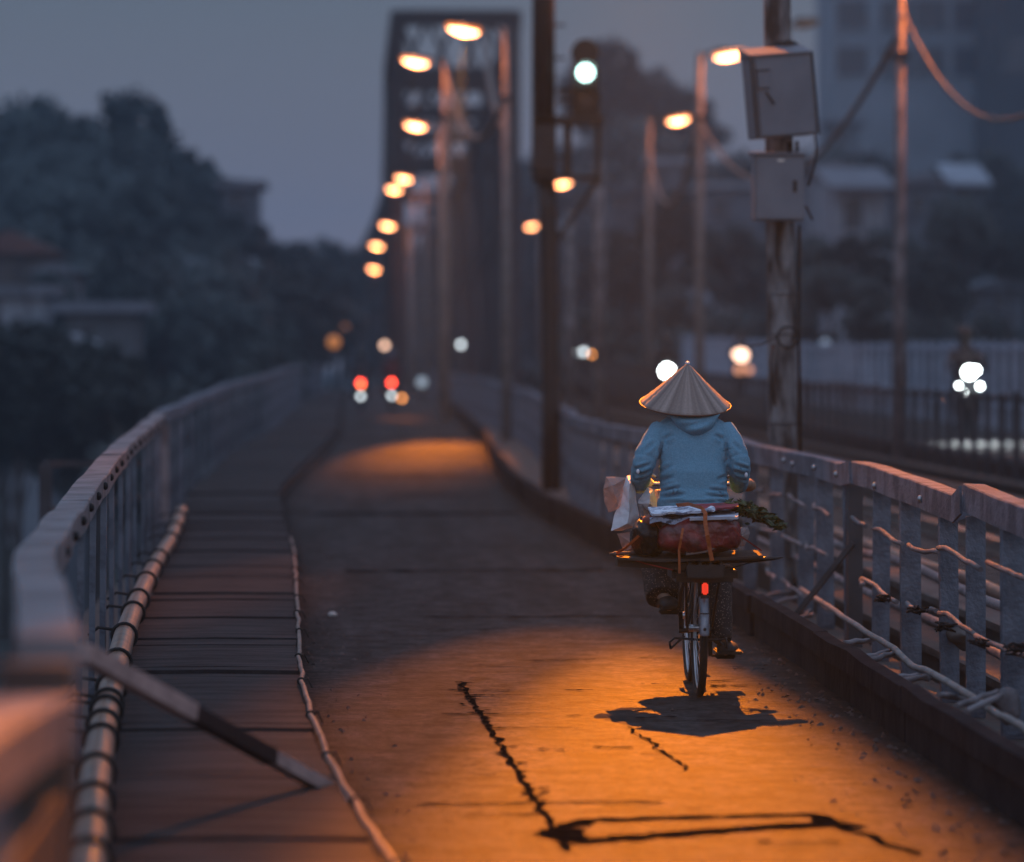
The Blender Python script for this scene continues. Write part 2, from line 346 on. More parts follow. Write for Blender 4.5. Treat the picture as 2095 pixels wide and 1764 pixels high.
for i, (xa, ya, xb, yb, d) in enumerate(st):
    q = MB(); A = P(xa, ya, d - .1); B = P(xb, yb, d + .25); q.tube(bent(A, B, .015, 5, i), [.013, .014, .015, .014, .013, .012], 7)
    tag(q.build('stick', paint2), STL[i], 'stick', 'sticks wedged behind the right kerb')
# rag and wire bundles tied to the pickets
for i, (x, y, d) in enumerate(((1812, 1228, 22.9), (1945, 1285, 20.0), (2012, 1320, 19.4), (2085, 1330, 18.4), (1885, 1250, 21.6))):
    q = MB()
    for k in range(5):
        c = P(x, y, d) + Vector((-.01, random.uniform(-.02, .02), random.uniform(-.01, .01)))
        q.tube([c + Vector((random.uniform(-.05, .05), random.uniform(-.05, .05), random.uniform(-.018, .018))) for _ in range(6)], .005, 6)
    tag(q.build('wire_bundle', rubber), ('black tangled wire on the rod by the first picket past the joint post', 'black tangled wire on the rod beside the pale sack', 'black tangled wire hanging lowest on the right railing', 'black tangled wire nearest the right edge of the picture', 'black tangled wire above the brown rag')[i], 'wire bundle', 'wire bundles tied to the railing')

fr = thing('bridge_railing', 'far right railing of the lane, beyond the signal post', 'railing', (2.5, 120, 0), 'railings of the bridge')
railing_parts(fr, [69 + 2.6 * i for i in range(53)], rx, rtop, .10, 1, [(68, 80, 1.02, 1.1), (80.2, 100, 1.07, 1.2), (100.2, 125, 1.22, 1.22), (125.2, 150, 1.2, 1.26), (150.2, 208, 1.24, 1.2)], paint)

# ------------------------------------------------------------------ left railing, pipe, cable, barrier
LT = [(3, 1.12), (9.0, 1.06), (12, 1.02), (16, 1.0), (24, 1.05), (33, 1.08), (42, 1.1), (50, 1.13), (60, 1.22), (80, 1.32), (112, 1.46), (174, 1.5), (260, .9)]
ltop = lambda y: interp(LT, y)
LXT = [(3, -.52), (8.2, -.55), (8.5, -.56), (10, -.68), (12, -.85), (14, -1.0), (18.6, -1.2), (24.2, -1.41), (29.7, -1.6), (37, -1.8), (42, -1.95), (50, -2.08), (67, -2.15), (87, -2.0), (120, -2.1), (260, -2.3)]
lx = lambda y: interp(LXT, y)
ll = thing('bridge_railing', 'near left railing with broad pale top rail beside the slab footway', 'railing', (-1.2, 20, 0), 'railings of the bridge')
railing_parts(ll, [3.6, 5.2, 6.8] + [9.4 + 2.15 * i for i in range(15)], lx, ltop, .028, -1, [(3, 8.2, 1.2, .985), (8.6, 14.0, 1.065, 1.01), (14.02, 19, 1.01, 1.0), (19.03, 26, 1.005, 1.05), (26.03, 34.5, 1.055, 1.08), (34.8, 41.5, 1.09, 1.12)], paint2, rw=.125, rh=.1)
for o in ll.children:
    if o.name.startswith('picket'): o.data.materials.clear(); o.data.materials.append(paint); break
q = MB(); q.box((-.70, 8.28, .0), (-.565, 8.42, 1.03)); q.build('post', rust, ll)
q = MB(); q.box((lx(41.5) - .1, 41.4, .1), (lx(41.5) + .03, 41.5, 1.02)); q.build('post', paint2, ll)
bo = MB()
for yy in [15 + 1.35 * i for i in range(20)]: bo.ball((lx(yy) + .006, yy, ltop(yy) - .05), (.014, .03, .02), 8, 5)
bo.build('bolt', rubber, ll)
lf = thing('bridge_railing', 'far left railing dropping back into the dusk beside the footway', 'railing', (-2, 100, 0), 'railings of the bridge')
railing_parts(lf, [42.5 + 2.2 * i for i in range(72)], lx, ltop, .04, -1, [(42, 50, 1.14, 1.13), (50.1, 62, 1.15, 1.22), (62.1, 80, 1.24, 1.32), (80.1, 112, 1.32, 1.46), (112.1, 150, 1.46, 1.5), (150.2, 205, 1.5, 1.46)], paint, rw=.12, rh=.12)
# pipe with ties
pp = [P(372, 1045, 39), P(362, 1075, 37), P(350, 1105, 34.5), P(318, 1155, 30.5), P(300, 1190, 27.2), P(278, 1240, 24.6), P(255, 1300, 21.8), P(236, 1375, 19.3), P(221, 1440, 17.5), P(209, 1500, 16.2), P(200, 1560, 14.9), P(192, 1640, 13.6), P(187, 1720, 12.5), P(178, 1800, 11.6), P(165, 1950, 10.2)]
fine = []
for a, b in zip(pp, pp[1:]):
    for t in (0, .25, .5, .75): fine.append(a.lerp(b, t))
pt = thing('pipe', 'bronze coloured pipe along the left edge of the footway, lashed with black ties', 'pipe', (-1.2, 22, .2))
q = MB(); q.tube(fine, .053, 14); q.build('pipe_run', pipem, pt)
acc = 0; idx = 6
tie_pos = [2, 5, 8, 11, 13, 16, 19, 21, 24, 27, 30, 32, 33, 35, 37, 41, 44, 47, 50]
for i in tie_pos:
    c = fine[i]; t = (fine[i + 1] - fine[i - 1]).normalized(); q = MB()
    q.torus(c, t + Vector((random.uniform(-.15, .15), 0, random.uniform(-.15, .15))), .062, .0085, 20, 6)
    q.tube([c + Vector((-.05, 0, .03)), c + Vector((-.13, .03, .04)), c + Vector((-.18, .05, .0))], .008, 6)
    q.build('tie', rubber, pt)
# edge cable
fine = []; y = 9.5
while y < 36:
    fine.append(Vector((wr(y) + .012 + .012 * noise.noise(Vector((y * 1.7, 0, 0))), y, zr(y) + .165 + .02 * noise.noise(Vector((y * 1.1, 4, 0)))))); y += .3
q = MB(); q.tube(fine, .011, 7)
ec = thing('cable', 'thin knotted cable running down the road edge of the footway', 'cable', (-.3, 20, .16)); q.build('cable_run', mat('dusty_cable', (.2, .15, .13), .7), ec)
for i in range(4, len(fine) - 4, 6):
    q = MB(); q.torus(fine[i], (0, 1, .1), .014, .006, 12, 6); q.tube([fine[i], fine[i] + Vector((.03, .02, .01)), fine[i] + Vector((.05, 0, -.03))], .004, 5); q.build('knot', rubber, ec)
# striped barrier bar
ba, bb = P(172, 1334, 13.4), P(698, 1630, 15.2)
bt = thing('barrier_bar', 'slanting barrier bar banded pale and dark red across the near footway', 'barrier', ba)
c1 = mat('faded_white_band', (.46, .31, .28), .7, .2, 14, .3); c2 = mat('dark_red_band', (.022, .009, .010), .7, .2)
for a, b, m_ in ((0, .385, c1), (.385, .70, c2), (.70, 1, c1)):
    q = MB(); q.bar(ba.lerp(bb, a), ba.lerp(bb, b), .05, .058 - .008 * (a + b)); q.build('band', m_, bt)
# small post out beyond the left rail
fp = thing('side_platform_frame', 'dim steel frame standing outside the left railing', 'frame', (-3.1, 33, -1))
fp.location = P(95, 1100, 36)
q = MB(); a = P(95, 950, 36); q.bar(P(95, 1250, 36), a, .1, .1); q.build('post', steel, fp)
q = MB(); q.bar(P(97, 948, 36), P(330, 948, 44), .06, .06); q.bar(P(97, 1045, 36), P(330, 1010, 44), .05, .05); q.build('crossbar', steel, fp)

# ------------------------------------------------------------------ road wear and a painted cable shadow: tar lines, patches, debris
TL = MB()
def tar_shadow_line(pts, wds):
    q = TL; L_ = []; n = len(pts)
    for i, (p, w_) in enumerate(zip(pts, wds)):
        p = Vector(p); t = (Vector(pts[min(i + 1, n - 1)]) - Vector(pts[max(i - 1, 0)])).normalized(); sdv = Vector((-t.y, t.x, 0))
        L_.append(p + sdv * w_ / 2); L_.append(p - sdv * w_ / 2)
    L_ = [Vector((p.x, p.y, zr(p.y) + .006 * noise.noise(Vector((p.x * 1.7, p.y * .8, 3))) + .007)) for p in L_]
    q.add(L_, [(2 * i, 2 * i + 1, 2 * i + 3, 2 * i + 2) for i in range(n - 1)])
def rough_line(a, b, n, wd, jit, seed, wvar=.6):
    a = Vector(a); b = Vector(b); t = (b - a).normalized(); sdv = Vector((-t.y, t.x, 0)); pts = []; ws = []
    for i in range(n + 1):
        u = i / n; pts.append(a.lerp(b, u) + sdv * jit * noise.noise(Vector((u * n * .35, seed, 0)))); ws.append(max(.002, wd * (1 + wvar * 2 * noise.noise(Vector((u * n * .6, seed, 7))))))
    return pts, ws
tar_shadow_line(*rough_line((.44, 21.9, 0), (.64, 14.3, 0), 120, .022, .035, 1, 1.3))
tar_shadow_line(*rough_line((.16, 15.85, 0), (1.05, 15.9, 0), 40, .035, .05, 2))
tar_shadow_line(*rough_line((1.12, 19.2, 0), (1.24, 17.1, 0), 30, .013, .05, 3, 1.4))
lp = [(.66, 15.05), (.75, 15.28), (1.0, 15.36), (1.3, 15.4), (1.5, 15.42), (1.56, 15.38), (1.6, 15.1), (1.68, 15.0)]  # loop is a cable's cast shadow, painted on as dark strips
tar_shadow_line(*[sum(z, []) for z in zip(*[rough_line((*a, 0), (*b, 0), 8, .075, .03, i) for i, (a, b) in enumerate(zip(lp, lp[1:]))])])
lp = [(.60, 14.85), (.68, 14.62), (.78, 14.68), (1.0, 14.82), (1.3, 14.98), (1.58, 15.1)]  # lower side of the same painted cable shadow
tar_shadow_line(*[sum(z, []) for z in zip(*[rough_line((*a, 0), (*b, 0), 8, .12, .03, i + 20) for i, (a, b) in enumerate(zip(lp, lp[1:]))])])
tar_shadow_line(*rough_line((.60, 14.93, 0), (.72, 14.9, 0), 14, .16, .05, 40, .6))
tar_shadow_line(*rough_line((1.55, 15.3, 0), (1.78, 14.2, 0), 14, .03, .05, 41))
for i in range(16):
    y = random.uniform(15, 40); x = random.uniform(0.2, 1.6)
    tar_shadow_line(*rough_line((x, y, 0), (x + random.uniform(.15, .5), y + random.uniform(-.06, .06), 0), 14, random.uniform(.01, .03), .05, 60 + i, 1.2))
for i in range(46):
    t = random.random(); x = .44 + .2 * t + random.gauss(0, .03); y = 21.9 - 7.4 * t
    tar_shadow_line(*rough_line((x - random.uniform(.004, .02), y, 0), (x + random.uniform(.004, .02), y + random.uniform(-.05, .05), 0), 8, random.uniform(.01, .05), .02, 360 + i, 1.4))
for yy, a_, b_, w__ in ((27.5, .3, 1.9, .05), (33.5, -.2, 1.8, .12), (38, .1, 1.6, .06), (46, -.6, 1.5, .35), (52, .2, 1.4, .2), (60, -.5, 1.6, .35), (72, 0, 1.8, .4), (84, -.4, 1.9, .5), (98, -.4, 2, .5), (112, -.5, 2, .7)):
    tar_shadow_line(*rough_line((a_, yy, 0), (b_, yy + random.uniform(-.2, .2), 0), 30, w__, w__ * .6, yy, .8))
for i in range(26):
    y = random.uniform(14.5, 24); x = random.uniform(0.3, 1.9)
    tar_shadow_line(*rough_line((x, y, 0), (x + random.uniform(.06, .3), y + random.uniform(-.05, .05), 0), 8, random.uniform(.008, .03), .03, 160 + i, 1.4))
struct('road_cracks_and_shadow', TL, tar_shadow_m)  # cracks and the painted cable shadow share one mesh
q = MB()
for i in range(900):
    y = 13 + random.random() ** 1.5 * 35; x = kx(y) - .03 - abs(random.gauss(0, .22)) if i % 4 else wr(y) + .02 + abs(random.gauss(0, .15))
    s_ = random.uniform(.006, .022); c = Vector((x, y, zr(y) + .004 + s_ * .2)); a = random.uniform(0, 6.28)
    u = Vector((math.cos(a), math.sin(a), random.uniform(-.2, .4))) * s_; v = Vector((-math.sin(a), math.cos(a), random.uniform(-.3, .3))) * s_ * random.uniform(.5, 1)
    q.add([c - u, c - v * .6, c + u, c + v, c + Vector((0, 0, s_ * .6))], [(0, 1, 4), (1, 2, 4), (2, 3, 4), (3, 0, 4), (0, 3, 2, 1)])
tag(q.build('debris', mat('dry_leaf', (.07, .05, .045), .8, .5, 3, 0)), kind='stuff')
q = MB(); c = P(680, 1261, 27.6); q.ball(c + Vector((0, 0, .01)), (.03, .05, .02), 8, 5); tag(q.build('paper_scrap', mat('paper_scrap', (.5, .45, .42), .8)), 'crumpled pale paper scrap lying on the lane near the footway', 'litter')

# ------------------------------------------------------------------ railway between the lanes
tr = thing('railway_track', 'railway track running between the two road lanes behind the right railing', 'railway track', (4.9, 40, -.2))
sl0 = None
for i in range(95):
    y = 13 + i * .75
    if sl0 is None:
        q = MB(); q.box((-1.3, -.12, -.15), (1.3, .12, 0), bevel=.01); sl0 = q.build('sleeper', woodm, tr); o = sl0
    else: o = sl0.copy(); C.objects.link(o)
    o.matrix_parent_inverse = Matrix.Translation(tr.location).inverted(); o.location = (4.95 + random.uniform(-.03, .03), y, -.12); o.rotation_euler = (0, 0, R(random.uniform(-1, 1)))
for x in (4.35, 5.55):
    q = MB(); q.box((x - .035, 10, -.118), (x + .035, 300, -.10)); q.box((x - .012, 10, -.10), (x + .012, 300, 0)); q.box((x - .035, 10, 0), (x + .035, 300, .03)); q.build('rail', mat('worn_rail', (.25, .23, .22), .35, .2, 3, .1, metal=.6), tr)
gd = thing('bridge_girder', 'long rusty steel girders carrying the bridge below the track', 'girder', (4, 60, -.8))
for x, zt, m_ in ((3.15, .05, rust), (3.45, .2, woodm), (6.5, .22, rust), (6.95, .3, rust)):
    q = MB(); q.box((x - .12, 8, zt - .04), (x + .12, 300, zt)); q.box((x - .02, 8, zt - .75), (x + .02, 300, zt - .04)); q.box((x - .12, 8, zt - .79), (x + .12, 300, zt - .75)); q.build('beam', m_, gd)
q = MB()
for i in range(40): q.box((2.9, 12 + i * 3.1, -.8), (7.1, 12.2 + i * 3.1, -.45))
q.build('cross_beam', rust, gd)
q = MB(); q.box((-2.4, 2, -.75), (2.75, 255, -.5)); q.build('lane_support', rust, gd)
for i, (x, z, r_) in enumerate(((3.3, .33, .03), (3.62, .26, .04), (3.02, .2, .025))):
    fine = [Vector((x + .03 * noise.noise(Vector((k * .5, i, 0))), 10 + k * 1.5, z + .05 * noise.noise(Vector((k * .4, i, 4))))) for k in range(60)]
    q = MB(); q.tube(fine, r_, 8); tag(q.build('service_pipe', paint2 if i != 1 else pipem), ('thin pale service pipe beside the railway, nearest the track', 'thicker brown service pipe laid beside the railway', 'thinnest service pipe right behind the railing pickets')[i], 'pipe')
# bags and scrap behind the railing
for x, y, d, s_, lb in ((1990, 1420, 17.9, (.05, .08, .07), 'lumpy pale sack dumped behind the right railing'), (1905, 1285, 21.3, (.07, .1, .05), 'brown rag lying behind the right railing')):
    q = MB(); c = P(x, y, d) + Vector((.15, 0, -.05)); q.ball(c, s_, 14, 10)
    q.v = [tuple(Vector(v) + Vector((noise.noise(Vector(v) * 14), noise.noise(Vector(v) * 14 + Vector((5, 0, 0))), noise.noise(Vector(v) * 14 + Vector((0, 9, 0))))) * .035) for v in q.v]
    tag(q.build('sack', woodm if s_[0] > .06 else paint2), lb, 'sack')

# ------------------------------------------------------------------ far lane fences
def picket_fence(label, X, y0, y1, step, zlo, zhi, m_, pw, grp):
    root = thing('picket_fence', label, 'fence', (X, (y0 + y1) / 2, zlo(y0)), grp)
    unit = MB(); unit.box((-pw / 2, -.02, 0), (pw / 2, .02, 1)); f = None; y = y0
    while y < y1:
        if f is None: o = f = unit.build('picket', m_, root)
        else: o = f.copy(); C.objects.link(o)
        o.matrix_parent_inverse = Matrix.Translation(root.location).inverted()
        o.location = (X, y, zlo(y)); o.scale = (random.uniform(.8, 1.15), 1, zhi(y) - zlo(y) + random.uniform(-.03, .02)); y += step
    for h in (.93, .35):
        q = MB(); k = 40; rows = []
        for j in range(k + 1):
            yy = y0 + (y1 - y0) * j / k; z = zlo(yy) + (zhi(yy) - zlo(yy)) * h
            rows.append([Vector(p) for p in ((X + .03, yy, z - .03), (X + .09, yy, z - .03), (X + .09, yy, z + .04), (X + .03, yy, z + .04))])
        q.rings(rows, smooth=False); q.build('fence_rail', m_, root)
    return root
picket_fence('dark picket fence between the railway and the far lane', 7.0, 33, 140, 1.12, lambda y: zl(y) - .35, lambda y: zl(y) + .82, steel, .07, 'fences of the far lane')
picket_fence('pale picket fence on the outer side of the far lane', 10.5, 44, 165, 1.25, lambda y: zl(y) - .2, lambda y: zl(y) + 1.45, mat('pale_misty_paint', (.24, .31, .40), .7, .2, 5, .2), .10, 'fences of the far lane')  # pale blue pickets, lightened so the colour carries the bluish mist too

# ------------------------------------------------------------------ lamps
def make_lamp(label, hx, hy, px, d, lit=True, power=110, r=.085, conc_=True, group='street lamps along the bridge', base=None, spot=None):
    head = P(hx, hy, d); X = (px - HX) / F * d; zb = (base if base is not None else (zr(d) if X < 4 else zl(d))) - .15
    top = head.z + .05; dirx = 1 if head.x > X else -1
    root = thing('street_lamp', label, 'street lamp', (X, d, zb), group)
    q = MB(); q.tube([(X, d, zb), (X, d, zb + (top - zb) * .5), (X, d, top)], [r * 1.25, r * 1.05, r * .8], 10); q.build('pole', mat('lamp_pole_concrete', (.20, .185, .18), .8, .2, 6, .3) if conc_ else paint2, root)
    q = MB(); q.tube([(X, d, top - .25), (X + dirx * .15, d, top - .02), (head.x - dirx * .2, d, head.z + .12), (head.x, d, head.z + .12)], .03, 8); q.build('arm', steel, root)
    def tilt(q_): q_.v = [(a, b, c + .16 * dirx * (a - head.x)) for a, b, c in q_.v]; return q_
    q = MB(); q.ball((head.x, d + .03, head.z + .075), (.27, .2, .06), 14, 6, 'high'); hd = tilt(q).build('lamp_head', steel, root)
    if lit:
        q = MB(); vs_ = [Vector(v) for v in MB().torus((0, 0, 0), (0, 0, 1), 1.0, .09, 28, 8).v]; T_ = MB().torus((0, 0, 0), (0, 0, 1), 1.0, .09, 28, 8)
        q.add([(head.x + v.x * .31, d + v.y * .19, head.z + .03 + v.z * .45) for v in vs_], T_.f, True); tilt(q).build('rim', emit('sodium_halo', (1, .26, .04), 1.3), hd)  # glowing ring added around the lens to imitate its orange halo
    q = MB(); q.ball((head.x, d - .02, head.z), (.29, .18, .11), 16, 10); tilt(q).build('lens', sodium if lit else mat('dim_lens', (.3, .2, .12), .3), hd)
    q = MB(); q.box((X - .05 - r, d - .1, top - 1.4), (X + .05 + r, d + .1, top - 1.32)); q.build('bracket', steel, root)
    if lit:
        make_point(root, (head.x, d - .05, head.z - .16), power)
        if spot: make_spot(root, (head.x, d, head.z - .3), *spot)
    return root
def make_point(root, loc, power):
    ld = bpy.data.lights.new('lamp_light', 'POINT'); ld.energy = power; ld.color = (1, .22, .02); ld.shadow_soft_size = 0
    lo = bpy.data.objects.new('lamp_light', ld); C.objects.link(lo); lo.location = loc; lo.parent = root; lo.matrix_parent_inverse = Matrix.Translation(root.location).inverted()
def make_spot(root, loc, tgt, energy, half, ratio):
    sd_ = bpy.data.lights.new('lamp_beam', 'SPOT'); sd_.energy = energy; sd_.color = (1, .235, .004); sd_.spot_size = 2 * R(half); sd_.spot_blend = 1; sd_.shadow_soft_size = 0
    o = bpy.data.objects.new('lamp_beam', sd_); C.objects.link(o); o.location = loc
    z = (Vector(loc) - Vector(tgt)).normalized(); x = Vector((1, 0, 0)); y = z.cross(x).normalized(); x = y.cross(z)
    o.rotation_euler = Matrix((x, y, z)).transposed().to_euler(); o.scale = (ratio, 1, 1)
    o.parent = root; o.matrix_parent_inverse = Matrix.Translation(root.location).inverted()

make_lamp('lit street lamp nearest the portal top, its head the highest of the left row', 948, 62, 1036, 85, spot=((1.15, 77, .1), 24000, 33, .17))
make_lamp('second lit street lamp of the left row, just below the highest one', 850, 127, 912, 104, spot=((.75, 108, .2), 12000, 34, .15))
make_lamp('third lit street lamp of the left row, directly under the second head', 850, 258, 902, 130)
make_lamp('fourth lit street lamp of the left row, upper of the touching pair', 826, 366, 872, 172)
make_lamp('fifth lit street lamp of the left row, lower of the touching pair', 806, 388, 848, 186)
make_lamp('sixth lit street lamp of the left row, above the row\'s last two', 793, 462, 838, 192)
make_lamp('second to last lit street lamp low in the left row', 771, 503, 812, 222)
make_lamp('lowest and farthest lit street lamp at the end of the left row', 765, 551, 800, 250)
make_lamp('lit street lamp on the far lane just left of the concrete pole boxes', 1492, 112, 1432, 92)
make_lamp('lit street lamp on the far lane, second left of the concrete pole', 1388, 245, 1328, 125)
make_lamp('lit street lamp glowing under the signal cage', 1152, 376, 1106, 178)
make_lamp('lit street lamp glowing left of the signal post, lowest of the far lane', 1088, 463, 1050, 238)
make_lamp('street lamp with unlit head hanging behind the top of the concrete pole', 1652, 48, 1612, 100, lit=False)
make_lamp('tall slim street lamp on the far lane right of the concrete pole', 1990, -90, 1843, 58, power=420, r=.075, conc_=False)

def cable(label, a, b, sag, r_=.03, m_=None, group='cables sagging between the lamp poles'):
    a = Vector(a); b = Vector(b); n = 28
    q = MB(); q.tube([a.lerp(b, i / n) - Vector((0, 0, sag * 4 * (i / n) * (1 - i / n))) for i in range(n + 1)], r_, 6)
    tag(q.build('overhead_cable', m_ or mat('cable_sheath', (.15, .13, .12), .6)), label, 'cable', group)
cable('cable sagging from the tall slim lamp pole toward the right edge', P(1850, 25, 58), Vector((8.2, 46, 6.25)), 1.75, .024)
cable('cable sagging between the two far lane lamp poles', P(1434, 250, 92), P(1843, 60, 58), 1.6, .04)
cable('cable sagging from the second far lane lamp pole', P(1330, 330, 125), P(1432, 240, 92), 1.5, .05)
cable('cable sagging from the second to the first lamp pole of the left row', P(914, 150, 104), P(1036, 190, 85), 1.2, .07)
cable('cable sagging from the third to the second lamp pole of the left row', P(902, 285, 130), P(914, 240, 104), .6, .07)
cable('short looping cable clinging to the first left row lamp pole', P(990, 60, 100), P(1032, 262, 85.2), .5, .08)
for i, (x, yt, d) in enumerate(((1166, 430, 118), (1226, 330, 110))):
    q = MB(); X = (x - HX) / F * d; q.tube([(X, d, 0), (X, d, P(0, yt, d).z)], [.16, .13], 10)
    tag(q.build('plain_pole', conc), ('plain pale pole rising just right of the signal post', 'second plain pale pole right of the signal post')[i], 'pole', 'plain poles behind the signal')

# ------------------------------------------------------------------ concrete pole with cabinets and lamp
D = 31.5; s = S(D)
up = thing('utility_pole', 'stained concrete pole carrying two grey cabinets, standing behind the right railing', 'utility pole', (2.96, D, -.3))
q = MB(); a = Vector((2.975, D, -.35)); b = Vector((2.82, D, 10.0)); rows = []
for i in range(24):
    t = i / 23; c = a.lerp(b, t); r_ = .115 - .03 * t
    rows.append([c + Vector((r_ * math.cos(k * math.pi / 4 + .39), r_ * math.sin(k * math.pi / 4 + .39), 0)) for k in range(8)])
q.rings(rows, smooth=False); q.build('shaft', conc, up)
q = MB(); q.tube([P(1637, 460, D - .05), P(1636, 700, D - .05), P(1640, 950, D - .05)], .012, 8); q.tube([P(1668, 270, D - .1), P(1672, 300, D - .1), P(1668, 340, D - .1), P(1655, 380, D - .1)], .008, 6)
q.tube([P(1584, 705, D - .1), P(1578, 740, D - .12), P(1580, 790, D - .12), P(1588, 830, D - .1)], .008, 6); q.tube([P(1650, 420, D - .1), P(1657, 435, D - .1), P(1664, 450, D - .1)], .008, 6); q.build('feed_cable', rubber, up)
q = MB()
for yy in (604, 686, 868): q.torus(P(1605, yy, D), (0, .05, 1), .114, .004, 24, 6)
q.build('band', steel, up)
q = MB(); q.torus(P(1614, 690, D - .13), (.2, 1, .1), .075, .007, 24, 6); q.tube([P(1590, 690, D - .12), P(1560, 705, D - .3), P(1520, 708, D - .4)], .005, 5); q.build('wire_coil', rubber, up)
q = MB(); q.ball(P(1602, 96, D), (.13, .13, .06), 12, 6); q.build('collar', rubber, up)
def cabinet(cx, cy, wpx, hpx, d, roll, yaw, dep, cap):
    c = P(cx, cy, d); W = wpx / s; H = hpx / s
    M = Matrix.Translation(c) @ Matrix.Rotation(R(roll), 4, 'Y') @ Matrix.Rotation(R(yaw), 4, 'Z')
    q = MB(); q.box((-W / 2, 0, -H / 2), (W / 2, dep, H / 2), M, bevel=.006); o = q.build('cabinet', box_paint, up)
    q = MB(); q.box((-W / 2 + .012, -.008, -H / 2 + .012), (W / 2 - .012, -.001, H / 2 - .02), M, bevel=.002); q.build('door', box_paint, o)
    q = MB(); q.add([M @ Vector(p) for p in ((-W / 2 - .012, -.024, H / 2), (W / 2 + .012, -.024, H / 2), (W / 2 + .012, dep + .01, H / 2), (-W / 2 - .012, dep + .01, H / 2), (-W / 2 - .012, -.024, H / 2 + .008), (W / 2 + .012, -.024, H / 2 + .008), (W / 2 + .012, dep + .01, H / 2 + cap), (-W / 2 - .012, dep + .01, H / 2 + cap))], [(0, 3, 2, 1), (4, 5, 6, 7), (0, 1, 5, 4), (1, 2, 6, 5), (2, 3, 7, 6), (3, 0, 4, 7)]); q.build('rain_cap', box_paint, o)
    return o, M, W, H
o, M, W, H = cabinet(1605, 194, 128, 165, D - .36, -5, 13, .22, .075)
q = MB(); q.box((-W / 2 + .03, -.03, .06), (-W / 2 + .12, -.008, .18), M, bevel=.004); q.build('lock_cover', box_paint, o)
q = MB(); q.box((-W / 2 + .028, -.036, .18), (-W / 2 + .125, -.008, .188), M); q.box((-W / 2 + .02, -.012, -H / 2 + .02), (-W / 2 + .026, -.007, H / 2 - .02), M); q.tube([M @ Vector((-W / 2 + .09, -.012, .03)), M @ Vector((-W / 2 + .12, -.02, -.02)), M @ Vector((-W / 2 + .14, -.02, -.06))], .007, 6); q.build('hasp', darkm, o)
q = MB(); q.box((W / 2, -.02, -H / 2 - .01), (W / 2 + .012, .0, H / 2), M); q.box((-W / 2 - .01, -.02, -H / 2), (-W / 2, 0, H / 2 - .0), M); q.build('edge_strip', darkm, o)
o, M, W, H = cabinet(1597, 383, 102, 133, D - .34, 0, 4, .2, .03)
q = MB(); q.box((W / 2 - .085, -.018, -.03), (W / 2 - .06, -.008, .05), M); q.build('latch', darkm, o)
q = MB(); q.box((-.02, -.016, H / 2 - .05), (.03, -.008, H / 2 - .035), M, bevel=.003); q.build('name_plate', chrome, o)
q = MB(); q.tube([P(1618, 290, D - .18), P(1618, 312, D - .18)], .02, 8); q.tube([P(1632, 288, D - .18), P(1632, 312, D - .18)], .012, 8); q.build('conduit', rubber, up)
hd = Vector((2.1, 33.0, 9.0))
q = MB(); q.tube([(2.85, D, 8.7), (2.6, D + .6, 9.15), hd + Vector((.2, -.1, .15)), hd + Vector((0, 0, .1))], .035, 8); q.build('lamp_arm', steel, up)
q = MB(); q.ball(hd + Vector((0, 0, .06)), (.18, .35, .12), 14, 6, 'high'); lh = q.build('lamp_head', steel, up)
q = MB(); q.ball(hd + Vector((0, 0, .05)), (.15, .3, .08), 14, 6, 'low'); q.build('lens', sodium, lh)
make_spot(up, hd - Vector((0, 0, .15)), (.86, 11.5, 0), 66000, 27, .12)
make_spot(up, hd - Vector((0, 0, .15)), (-.95, 28.5, .15), 1700, 38, .11)  # extra beam added to warm the footpath
make_point(up, hd - Vector((0, 0, .14)), 420)
make_spot(up, hd - Vector((0, 0, .15)), tuple(P(1600, 100, D - .3)), 2200, 9, 1)  # narrow beam added to brighten the cap of the upper cabinet
make_spot(up, hd - Vector((0, 0, .16)), (.80, 21.0, 0), 11500, 20, .23)
make_spot(up, hd - Vector((0, 0, .17)), (2.81, 22.5, 1.0), 7000, 24, .055)  # thin fan added to light the top of the right railing

nl = thing('street_lamp', 'street lamp arching over the near end of the lane', 'street lamp', (3.0, 1.5, -.2))
q = MB(); q.tube([(3.0, 1.5, -.2), (3.0, 1.5, 8.6)], [.12, .08], 10); q.build('pole', conc, nl)
q = MB(); q.tube([(3.0, 1.5, 8.5), (2.6, 1.5, 8.9), (1.6, 1.5, 8.95)], .03, 8); q.build('arm', steel, nl)
q = MB(); q.ball((1.5, 1.5, 8.9), (.29, .2, .07), 14, 6, 'high'); lh = q.build('lamp_head', steel, nl)
q = MB(); q.ball((1.5, 1.5, 8.9), (.26, .18, .085), 14, 6, 'low'); q.build('lens', sodium, lh)
make_spot(nl, (1.5, 1.5, 8.7), (-.55, 6.0, .6), 7000, 13, .9)
make_point(nl, (1.5, 1.5, 8.72), 60)
# infill plate low on the nearest left panel
q = MB(); q.box((-.60, 4.5, .25), (-.57, 8.15, .80)); q.build('infill_plate', rust, ll)

